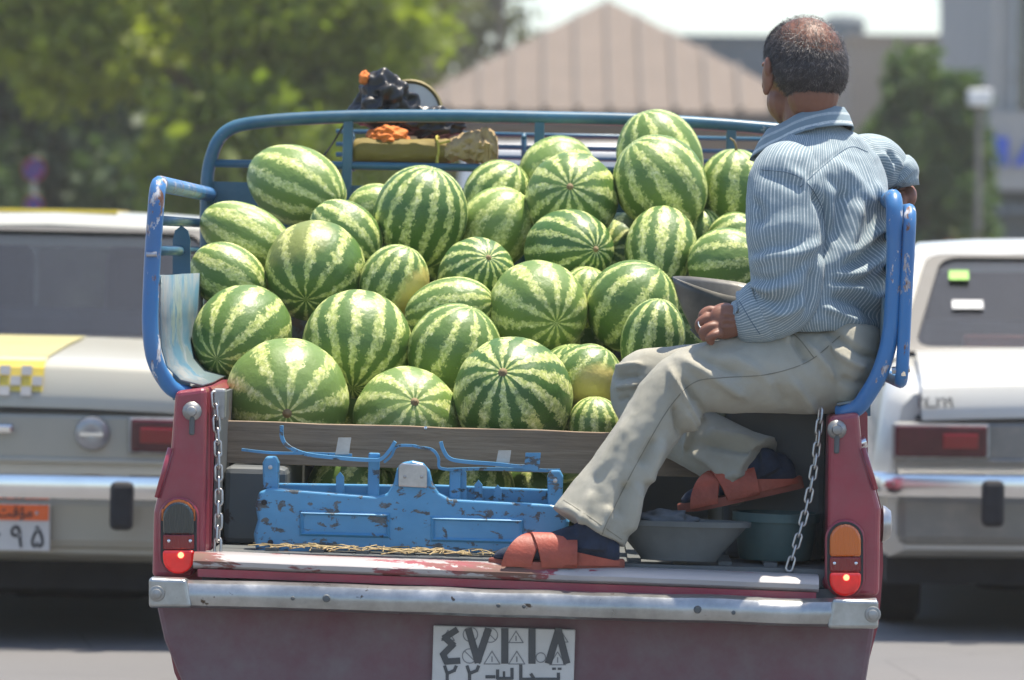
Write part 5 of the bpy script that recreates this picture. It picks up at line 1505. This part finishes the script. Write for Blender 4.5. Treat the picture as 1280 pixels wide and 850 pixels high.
# head in its own frame: hx to his left, hy where he looks, hz up
hd = tp(1003, 92, .235)
yaw_h = R(24)
Hm = Matrix.Translation(hd) @ Matrix.Rotation(yaw_h, 4, 'Z') @ Matrix.Rotation(R(-3), 4, 'X')
K = 1.06
def hp(x, y, z): return Hm @ Vector((x * K, y * K, z * K))
def hball(c, r, n=18):
    rr = Vector(r) * K; rings = []
    for i in range(1, n):
        a_ = PI * i / n
        rings.append([Hm @ (Vector(c) * K + Vector((rr.x * math.sin(a_) * math.cos(2 * PI * k / n), rr.y * math.sin(a_) * math.sin(2 * PI * k / n), -rr.z * math.cos(a_)))) for k in range(n)])
    mb.rings(rings)
hball((0, -.012, .028), (.080, .098, .092))          # skull
hball((0, .030, .010), (.070, .066, .080))           # brow and cheeks
hball((0, .036, -.058), (.062, .056, .054))          # jaw
hball((0, .078, -.086), (.024, .020, .022))          # chin
hball((0, .100, -.012), (.013, .018, .024)); hball((0, .108, -.030), (.016, .016, .013))   # nose
hball((0, .088, .024), (.055, .020, .014))           # brow ridge
hball((0, .088, -.056), (.025, .014, .008)); hball((0, .087, -.066), (.022, .013, .008))   # lips
hball((0, -.050, -.045), (.058, .052, .060))         # nape
for s in (-1, 1):
    hball((s * .048, .052, -.022), (.020, .026, .022))
    # ear: bowl with a rim
    hball((s * .083, -.002, -.008), (.010, .022, .034)); hball((s * .090, -.014, .010), (.008, .012, .022)); hball((s * .084, .004, -.038), (.007, .010, .012))
# left hand: resting loosely closed on the thigh
def finger(pts, r):
    limb(mb, [(a_, b_, c_, r_, r_ * PXM * 1.05) for (a_, b_, c_), r_ in zip(pts, r)], 12, 4)
limb(mb, [(936, 399, .055, 16, .028), (922, 401, .05, 19, .026), (908, 402, .045, 22, .024), (896, 404, .04, 20, .020), (890, 405, .04, 14, .014)], 20, 5)
finger([(899, 391, .062), (887, 388, .064), (878, 394, .062), (879, 404, .064)], (6.6, 6.2, 5.8, 5))
finger([(896, 399, .044), (883, 398, .042), (874, 405, .042), (876, 416, .046)], (6.8, 6.4, 6, 5))
finger([(898, 408, .028), (886, 409, .022), (878, 416, .022), (882, 425, .028)], (6.6, 6.2, 5.8, 4.8))
finger([(902, 416, .018), (892, 419, .008), (886, 424, .010), (891, 429, .018)], (6.0, 5.6, 5.0, 4.4))
finger([(918, 389, .065), (906, 385, .075), (894, 389, .082), (886, 396, .08)], (7.5, 7, 6.4, 5.4))
# right hand hooked over the rail
finger([(1128, 240, .44), (1136, 240, .42), (1139, 247, .40), (1137, 256, .40)], (9, 8, 7, 5.5))
finger([(1128, 238, .47), (1137, 238, .46), (1140, 246, .45), (1138, 255, .45)], (8, 7.5, 6.5, 5.5))
finger([(1127, 238, .50), (1135, 238, .50), (1139, 246, .49), (1137, 254, .49)], (8, 7, 6.2, 5.2))
finger([(1127, 240, .53), (1134, 240, .53), (1137, 247, .52), (1135, 253, .52)], (7, 6.4, 5.6, 5))
finger([(1126, 244, .41), (1128, 250, .39), (1127, 258, .38)], (7, 6.2, 5.2))
me = remesh(mb, .0031, 2)
# knuckle and tendon relief on the back of the left hand
folds(me, [([(902, 392), (914, 394), (924, 397)], 2.2, .0022), ([(900, 400), (912, 401), (922, 402)], 2.2, .0020), ([(902, 409), (912, 409), (920, 408)], 2.2, .0018),
           ([(905, 396), (915, 398)], 2.0, -.0016), ([(905, 404), (915, 405)], 2.0, -.0016)])
body = finish('body', me, 'skin')
eyes = None
for s in (-1, 1):
    b = MB(); c = hp(s * .031, .086, .004); ball(b, c, .0115); e = b.build('eye', M['eye_white'], man, origin=seat, smooth=True)
ring = MB(); rc = tp(880, 404, .035)
ring.tube([rc + Vector((.0125 * math.cos(k * PI / 8), -.004 + .0125 * math.sin(k * PI / 8) * .8, .0125 * math.sin(k * PI / 8))) for k in range(17)], .0018, 6).build('finger_ring', M['ring_metal'], man, origin=seat, smooth=True)

# ---- hair: thick sides and back, thin over the crown
def hair_mask(d):
    """1 where hair is thick; d is a direction in the head's frame"""
    # bald crown: cap around a direction tipped a little back
    ax = Vector((.05, -.42, .90)).normalized(); c = d.dot(ax)
    thick = min(1, max(0, (.72 - c) / .40))
    # hairline: no hair on the face or below the nape
    if d.y > .40 + .25 * max(0, d.z): thick = 0
    if d.z < -.80: thick = 0
    if d.y > -.16 + .3 * min(0, d.z + .5) and d.z < -.10: thick = 0
    if d.y > .12 and d.z < .10: thick = 0
    return thick
rg = random.Random(5)
def skull(d):
    # outer surface of the skull along direction d from its centre
    a_ = Vector((.080, .098, .092)); r = 1 / math.sqrt((d.x / a_.x) ** 2 + (d.y / a_.y) ** 2 + (d.z / a_.z) ** 2)
    p = Vector((0, -.012, .028)) + d * r
    q = Vector((0, -.055, -.045)); e = p - q
    if d.y < -.1 and d.z < -.1:
        # widen to the nape
        p += Vector((d.x * .004, -.012, -.006)) * min(1, -d.z * 2.2)
    return p
bm = bmesh.new(); bmesh.ops.create_icosphere(bm, subdivisions=6, radius=1)
dele = []
for v in bm.verts:
    d = v.co.normalized(); m = hair_mask(d)
    if m <= .55: dele.append(v)
    p = skull(d); lift = -.001 + m * (.0035 + .0035 * noise.noise(d * 9) + .003 * noise.noise(d * 22))
    v.co = hp(*(p + d * lift))
bmesh.ops.delete(bm, geom=dele, context='VERTS')
me = bpy.data.meshes.new('hair'); bm.to_mesh(me); bm.free()
finish('hair', me, 'hair')
hs = [MB(), MB()]
cnt = 0
while cnt < 17000:
    d = Vector((rg.gauss(0, 1), rg.gauss(0, 1), rg.gauss(0, 1))).normalized(); m = hair_mask(d)
    if d.y > .45 + .3 * max(0, d.z) or d.z < -.8 or (d.y > -.14 and d.z < -.10): continue
    if rg.random() > .10 + m * .90: continue
    cnt += 1
    p = skull(d) + d * (.002 + m * .003)
    tang = Vector((rg.gauss(0, .5), rg.gauss(0, .5), -.7 if m > .4 else rg.gauss(0, .8))); tang = (tang - d * tang.dot(d)).normalized()
    L = rg.uniform(.010, .020) * (1 if m > .4 else 1.25)
    side = d.cross(tang).normalized() * (.00045 if m > .4 else .0003)
    curl = Vector((rg.gauss(0, 1), rg.gauss(0, 1), rg.gauss(0, 1))) * .0022
    lift = .10 + .32 * rg.random()
    p1 = p + tang * L * .5 + d * L * lift * .6; p2 = p + tang * L + d * L * lift * .55 + curl
    b = hs[1 if rg.random() < (.14 if m > .8 else .3) else 0]
    b.add([hp(*(p - side)), hp(*(p + side)), hp(*(p1 + side)), hp(*(p1 - side)), hp(*p2)], [(0, 1, 2, 3), (3, 2, 4)])
for b, mt in zip(hs, ('hair', 'hair_grey')):
    o = b.build('hair_strands', M[mt], man, origin=seat); o['kind'] = 'stuff'

# ---- trousers
mb = MB()
limb(mb, [(1062, 402, .225, 36, .16), (1060, 415, .225, 43, .18), (1056, 445, .225, 46, .195), (1053, 475, .225, 44, .19), (1052, 500, .225, 34, .16)], 40)
near = [(1078, 462, .15, 40, .075), (1050, 461, .14, 54, .09), (1005, 463, .12, 55, .092), (960, 466, .10, 51, .088), (915, 470, .085, 47, .082), (878, 473, .07, 44, .078), (848, 487, .06, 42, .072), (823, 519, .05, 40, .066), (800, 553, .04, 38, .062), (775, 592, .03, 40, .062), (752, 629, .02, 46, .066), (735, 660, .01, 52, .070)]
limb(mb, near, 40)
farl = [(1075, 462, .31, 40, .075), (1040, 461, .32, 54, .09), (980, 464, .33, 50, .088), (900, 470, .35, 44, .08), (840, 472, .37, 39, .074), (806, 476, .38, 39, .07), (806, 502, .38, 40, .066), (845, 533, .34, 40, .064), (890, 558, .29, 40, .062), (922, 577, .25, 44, .064), (942, 590, .225, 51, .066)]
limb(mb, farl, 40)
me = remesh(mb, .0050, 4, 'trousers')
TF = [
 ([(835, 458), (858, 500), (872, 545)], 5, .010), ([(848, 470), (878, 520)], 5, -.007), ([(845, 445), (900, 478), (940, 500)], 6, .006), ([(862, 440), (930, 472)], 6, -.005),
 ([(850, 500), (862, 540), (858, 566)], 4, .009), ([(866, 502), (880, 530)], 4, .007), ([(842, 505), (852, 548)], 4, -.008),
 ([(1005, 425), (1030, 455), (1050, 480)], 5, .006), ([(990, 420), (1010, 455)], 5, -.006), ([(1025, 420), (1060, 450), (1085, 462)], 5, .006), ([(1035, 415), (1075, 440), (1098, 448)], 4, -.005),
 ([(1040, 470), (1070, 480), (1095, 475)], 6, -.005), ([(985, 470), (1010, 500), (1020, 516)], 6, .005), ([(950, 455), (975, 490), (985, 512)], 7, -.004), ([(900, 440), (950, 465), (975, 490)], 7, .004),
 ([(830, 545), (815, 580), (806, 608)], 6, .008), ([(820, 545), (800, 585)], 6, -.006), ([(790, 520), (765, 560), (742, 600)], 7, .004), ([(800, 600), (790, 640), (784, 672)], 6, .009), ([(785, 600), (772, 650)], 7, -.007),
 ([(742, 610), (730, 640), (728, 655)], 6, .005), ([(762, 630), (752, 665)], 6, .005), ([(700, 628), (735, 652), (774, 684)], 4, .003),
 ([(768, 462), (785, 458), (806, 456)], 3.5, .006), ([(766, 474), (785, 470), (802, 470)], 3, -.006), ([(768, 486), (785, 482), (800, 480)], 3.5, .006), ([(772, 500), (790, 496)], 3, -.005),
 ([(880, 540), (910, 545), (950, 552)], 6, .006), ([(870, 552), (910, 560), (960, 565)], 6, -.006), ([(860, 562), (890, 580), (905, 598)], 6, .006), ([(895, 600), (940, 588), (985, 572)], 3.5, .003),
 ([(870, 437), (920, 424), (980, 410)], 4, .004), ([(955, 404), (975, 415), (990, 430)], 3.5, .006)]
folds(me, TF, 1.7)
co = coords(me); nr = normals(me)
dn = np.array([.0022 * noise.noise(Vector(c) * 18) + .0012 * noise.noise(Vector(c) * 45) for c in co]); put(me, co + nr * dn[:, None])
def surface(me_):
    return BVHTree.FromPolygons([tuple(v.co) for v in me_.vertices], [tuple(p.vertices) for p in me_.polygons])
def seam(bvh, pts, r, name, mat, parent):
    out_ = []
    for q in catmull(pts, 8):
        d = (TRUCK_I.to_3x3() @ ray(q[0], q[1])).normalized(); h = bvh.ray_cast(_co, d)
        if h[0] is not None: out_.append(h[0] - d * r * .3)
    if len(out_) > 3: MB().tube(out_, r, 5).build(name, M[mat], parent, origin=seat, smooth=True)
tbv = surface(me)
tro = finish('trousers', me, 'trousers')
seam(tbv, [(1050, 420), (1010, 452), (960, 468), (905, 472), (868, 478), (840, 505), (812, 550), (785, 600), (760, 650), (752, 670)], .0011, 'side_seam', 'seam_khaki', tro)
seam(tbv, [(985, 412), (1000, 425), (1018, 448)], .0013, 'pocket_edge', 'seam_khaki', tro)
seam(tbv, [(700, 622), (735, 645), (782, 678)], .0009, 'hem_stitch', 'seam_khaki', tro)
# pocket edge
pk_ = [tp(a_, b_, .03) for a_, b_ in ((984, 412), (994, 416), (1000, 428), (990, 424))]

# ---- socks and sandals
def foot(toe, heel, ank, y, w):
    """sock foot and open sandal; toe, heel: pixels of the sole ends"""
    T = tp(*toe, y); Hh = tp(*heel, y); A_ = tp(*ank, y)
    fx = (Hh - T); L = fx.length; fx.normalize(); fz = Vector((0, 1, 0)).cross(fx).normalized()
    if fz.z < 0: fz = -fz
    fy = Vector((0, 1, 0))
    def q(u, v, z): return T + fx * (u * L) + fy * (v * w) + fz * z
    b = MB(); rings = []
    for u, hw_, h0, h1 in ((.03, .30, .020, .034), (.08, .62, .018, .046), (.2, .86, .018, .058), (.4, .78, .018, .080), (.6, .66, .018, .102), (.78, .62, .018, .10), (.92, .52, .018, .085), (.97, .30, .022, .06)):
        rings.append([q(u, hw_ * math.cos(2 * PI * k / 18), (h0 + h1) / 2 + (h1 - h0) / 2 * math.sin(2 * PI * k / 18)) for k in range(18)])
    b.rings(rings)
    ac = q(.76, 0, .07)
    P_ = [ac - fz * .02, ac.lerp(A_, .4), A_]
    b.tube(P_, [.044, .040, .042], 16)
    me = remesh(b, .0045, 4, 'sock'); finish('sock', me, 'sock')
    sandal = MB(); rings = []
    for z in (0, .006, .016, .020):
        ring_ = []
        for k in range(40):
            a_ = 2 * PI * k / 40; cu = math.cos(a_); sv = math.sin(a_)
            u = .5 - .5 * cu * (1.02 if z < .018 else .99); hw_ = (.80 + .22 * math.cos((u - .26) * 4.4) - .12 * math.exp(-((u - .55) / .15) ** 2))
            heel_z = .010 * max(0, (u - .6) / .4)
            ring_.append(q(u, sv * hw_ * (1 if z < .018 else .97), z * (1 + .0 * u) + (heel_z if z > .01 else 0) + .006 * max(0, .15 - u) / .15))
        rings.append(ring_)
    so = sandal.rings(rings).build('sandal', M['sandal_sole'], man, origin=seat, smooth='auto')
    def band(u0, u1, h0, h1, wid, skew):
        r_ = []
        nseg = 16
        for i in range(nseg + 1):
            f = i / nseg; a_ = PI * f
            u = u0 + (u1 - u0) * f; hh = h0 + (h1 - h0) * f
            vv = -math.cos(a_) * .93; zz = .012 + hh * math.sin(a_) ** .7
            cw = wid * (.8 + .5 * abs(math.cos(a_)))
            nz_ = .0035
            r_.append([q(u - cw, vv, zz - nz_), q(u + cw, vv, zz - nz_), q(u + cw, vv * 1.04, zz + nz_), q(u - cw, vv * 1.04, zz + nz_)])
        MB().rings(r_).build('strap', M['sandal'], so, origin=seat, smooth='auto')
        return
    for args in ((.20, .46, .056, .075, .085, 0), (.52, .24, .078, .060, .10, 0), (.60, .62, .070, .060, .04, 0)):
        b_ = args
        band(*b_)
    # low side wall running to the heel
    r_ = []
    for i in range(17):
        f = i / 16; a_ = -PI / 2 + PI * f
        u = .62 + .36 * math.cos(a_); vv = math.sin(a_) * .66; h = .045 - .022 * math.cos(a_)
        r_.append([q(u, vv, .014), q(u + .012, vv * 1.06, .014), q(u + .012, vv * 1.06, h), q(u, vv, h)])
    MB().rings(r_).build('heel_wall', M['sandal'], so, origin=seat, smooth='auto')
foot((612, 711), (779, 715), (742, 655), -.012, .046)
foot((850, 643), (1004, 610), (950, 580), .22, .046)

# ---- shirt: torso, sleeves, collar as one cloth mesh with a stripe coordinate
SB = MB(); SU = []
def cloth(rings, us):
    n0 = len(SB.v); n = len(rings[0])
    SB.rings(rings, True, False)
    for r_, u_ in zip(rings, us): SU.extend(u_)
TN = 150
tor = [  # px, py, half lateral, half depth, tilt (left side lower, m), squareness
 (1014, 152, .066, .064, .0, 2.0), (1015, 160, .085, .074, .004, 2.0), (1017, 170, .118, .086, .010, 2.0), (1019, 182, .150, .098, .014, 2.1), (1021, 197, .180, .110, .016, 2.2), (1024, 216, .198, .120, .014, 2.3), (1026, 240, .202, .126, .010, 2.3),
 (1028, 270, .200, .128, .006, 2.3), (1029, 305, .196, .130, .003, 2.3), (1030, 335, .194, .133, 0, 2.3), (1031, 362, .196, .136, 0, 2.3), (1032, 385, .198, .138, 0, 2.3), (1033, 400, .196, .138, 0, 2.3), (1034, 410, .186, .130, 0, 2.3), (1035, 414, .170, .118, 0, 2.3), (1036, 410, .150, .10, 0, 2.3)]
rings = []; us = []
for p in catmull(tor, 7):
    c = tp(p[0], p[1], .225); ring_ = []; uu = []; acc = 0; prev = None
    for k in range(TN):
        a_ = 2 * PI * k / TN; ca, sa = math.cos(a_), math.sin(a_); e = 2 / p[5]
        x = p[2] * math.copysign(abs(ca) ** e, ca); y = p[3] * math.copysign(abs(sa) ** e, sa)
        # back rounds out a little, chest sits forward
        q = c + Ld * x + Fd * y - Up * (p[4] * ca) - Up * (.05 * max(0, sa) * max(0, 1 - (p[1] - 150) / 60))
        ring_.append(q); uu.append(a_ * .155)
    rings.append(ring_); us.append(uu)
cloth(rings, us)
def sleeve(pts, n=72, dens=7, tw=0.0, ur=.075):
    P_ = catmull(pts, dens); c = [tp(p[0], p[1], p[2]) for p in P_]; rings = []; us = []
    t0 = (c[1] - c[0]).normalized(); s_ = t0.cross(Vector((0, 1, 0))).normalized()
    for i, p in enumerate(c):
        t_ = (c[min(i + 1, len(c) - 1)] - c[max(i - 1, 0)]).normalized()
        s_ = (s_ - t_ * s_.dot(t_)).normalized(); d_ = s_.cross(t_)
        ra = P_[i][3] * PXM; rb_ = P_[i][4]
        rings.append([p + s_ * (ra * math.cos(2 * PI * k / n)) + d_ * (rb_ * math.sin(2 * PI * k / n)) for k in range(n)])
        us.append([2 * PI * k / n * ur for k in range(n)])
    cloth(rings, us)
sleeve([(995, 200, .13, 30, .05), (987, 214, .10, 44, .070), (983, 240, .08, 50, .078), (983, 275, .065, 51, .078), (983, 312, .05, 48, .074), (984, 345, .045, 46, .070), (982, 370, .045, 43, .068), (968, 385, .05, 40, .064), (955, 390, .055, 36, .060), (949, 393, .058, 34, .056)])
# rolled cuff
sleeve([(957, 388, .055, 33, .054), (956, 389, .055, 38, .063), (948, 392, .058, 39, .064), (938, 396, .062, 36, .060), (933, 398, .064, 33, .055), (934, 397, .064, 28, .048), (945, 393, .06, 28, .048)], dens=5, ur=.07)
sleeve([(1060, 200, .34, 26, .05), (1078, 200, .37, 33, .062), (1096, 204, .40, 34, .062), (1110, 210, .42, 29, .055), (1120, 216, .43, 24, .048), (1127, 222, .43, 20, .042)])
sleeve([(1121, 213, .42, 20, .045), (1122, 213, .42, 24, .052), (1127, 220, .425, 23, .050), (1131, 228, .425, 17, .042), (1130, 227, .425, 14, .036)], dens=5)
# collar: standing band folded over, lower at the front
def cring(r, dz, lean, drop, c):
    ring_ = []
    for k in range(72):
        a_ = 2 * PI * k / 72; ca, sa = math.cos(a_), math.sin(a_)
        front = max(0, sa)
        q = c + Ld * (r * 1.02 * ca) + Fd * (r * sa * (1 + .45 * front)) + Up * (dz - drop * (sa * .5 + .5) ** 1.3)
        ring_.append(q)
    return ring_
cc = tp(1012, 158, .225)
cr = [cring(.066, .012, 0, .060, cc), cring(.066, .034, 0, .062, cc), cring(.070, .046, 0, .064, cc), cring(.077, .047, 0, .066, cc), cring(.088, .030, 0, .074, cc), cring(.099, .006, 0, .082, cc), cring(.101, .002, 0, .083, cc), cring(.094, .006, 0, .078, cc)]
cloth(cr, [[.0035 + i * .0125 for _ in range(72)] for i in (0, .6, 1.0, 1.2, 1.7, 2.4, 2.6, 2.7)])
me = bpy.data.meshes.new('shirt')
me.from_pydata([tuple(p) for p in SB.v], [], [tuple(f) for f in SB.f])
at = me.attributes.new('stripe', 'FLOAT', 'POINT'); at.data.foreach_set('value', np.array(SU, np.float32))
bm = bmesh.new(); bm.from_mesh(me); bmesh.ops.recalc_face_normals(bm, faces=bm.faces); bm.to_mesh(me); bm.free()
me.update()
SF = [
 # back: folds swinging from the shoulder blade down to the waist
 ([(1055, 235), (1052, 270), (1046, 310)], 8, -.016), ([(1075, 245), (1066, 290), (1050, 330)], 7, .010), ([(1110, 270), (1085, 300), (1050, 325)], 6, .010), ([(1112, 285), (1085, 315), (1050, 338)], 5, -.010),
 ([(1112, 305), (1080, 338), (1040, 345)], 6, .013), ([(1110, 325), (1075, 352), (1035, 352)], 5, -.011), ([(1038, 358), (1075, 362), (1108, 392)], 6, .014), ([(1035, 370), (1070, 378), (1100, 402)], 5, -.012), ([(1025, 382), (1055, 395), (1085, 408)], 5, .010),
 ([(1112, 340), (1095, 362), (1112, 380)], 5, .009), ([(1090, 225), (1102, 250), (1108, 275)], 6, .008), ([(1040, 200), (1075, 230), (1092, 262)], 6, .006), ([(1030, 215), (1065, 250)], 6, -.006),
 # armhole and upper sleeve
 ([(1010, 228), (1030, 262), (1036, 300), (1022, 330)], 6, -.018), ([(945, 215), (975, 225), (1012, 235)], 5, -.005), ([(975, 208), (1000, 222), (1022, 250)], 6, .006),
 ([(940, 250), (952, 265), (945, 285)], 5, -.008), ([(932, 330), (960, 322), (1000, 316), (1034, 300)], 6, .009), ([(934, 318), (965, 308), (1010, 300)], 5, -.008), ([(930, 345), (955, 350), (990, 340), (1020, 318)], 5, -.009), ([(932, 292), (960, 285), (1005, 275)], 8, .004),
 ([(930, 352), (965, 362), (1000, 350)], 6, .009), ([(945, 372), (980, 378), (1008, 360)], 5, -.010), ([(960, 395), (990, 388), (1012, 372)], 6, .010), ([(1018, 330), (1016, 360), (1010, 395)], 6, -.014),
 # yoke and shoulder
 ([(1000, 232), (1030, 205), (1062, 182)], 2.2, -.003), ([(960, 200), (1000, 195), (1040, 180)], 9, .004), ([(1060, 165), (1085, 185), (1100, 205)], 5, .006), ([(1075, 170), (1098, 195)], 4, -.006), ([(1098, 190), (1110, 205), (1115, 222)], 4, .010), ([(1108, 188), (1120, 205)], 3, -.008), ([(1118, 195), (1127, 212)], 3, .006)]
folds(me, SF)
co = coords(me); nr = normals(me)
dn = np.array([.0030 * noise.noise(Vector(c) * 14 + Vector((3, 0, 0))) + .0022 * noise.noise(Vector((c[0] * 22, c[1] * 22, c[2] * 48))) for c in co])
put(me, co + nr * dn[:, None])
sbv = surface(me)
shirt = finish('shirt', me, 'shirt')
sm = shirt.modifiers.new('solid', 'SOLIDIFY'); sm.thickness = .0022; sm.offset = -1
MB().lathe([(.001, -.003), (.006, -.002), (.006, .002)], 12, Matrix.Translation(tp(1107, 205, .335)) @ Matrix.Rotation(R(-60), 4, 'X')).build('cuff_button', M['button'], shirt, origin=seat)

for pts in ([(1000, 234), (1030, 207), (1062, 184), (1085, 190)], [(952, 212), (985, 216), (1010, 230), (1028, 262), (1032, 300)], [(950, 418), (938, 400), (924, 376)]):
    seam(sbv, pts, .0010, 'shirt_seam', 'seam_blue', shirt)
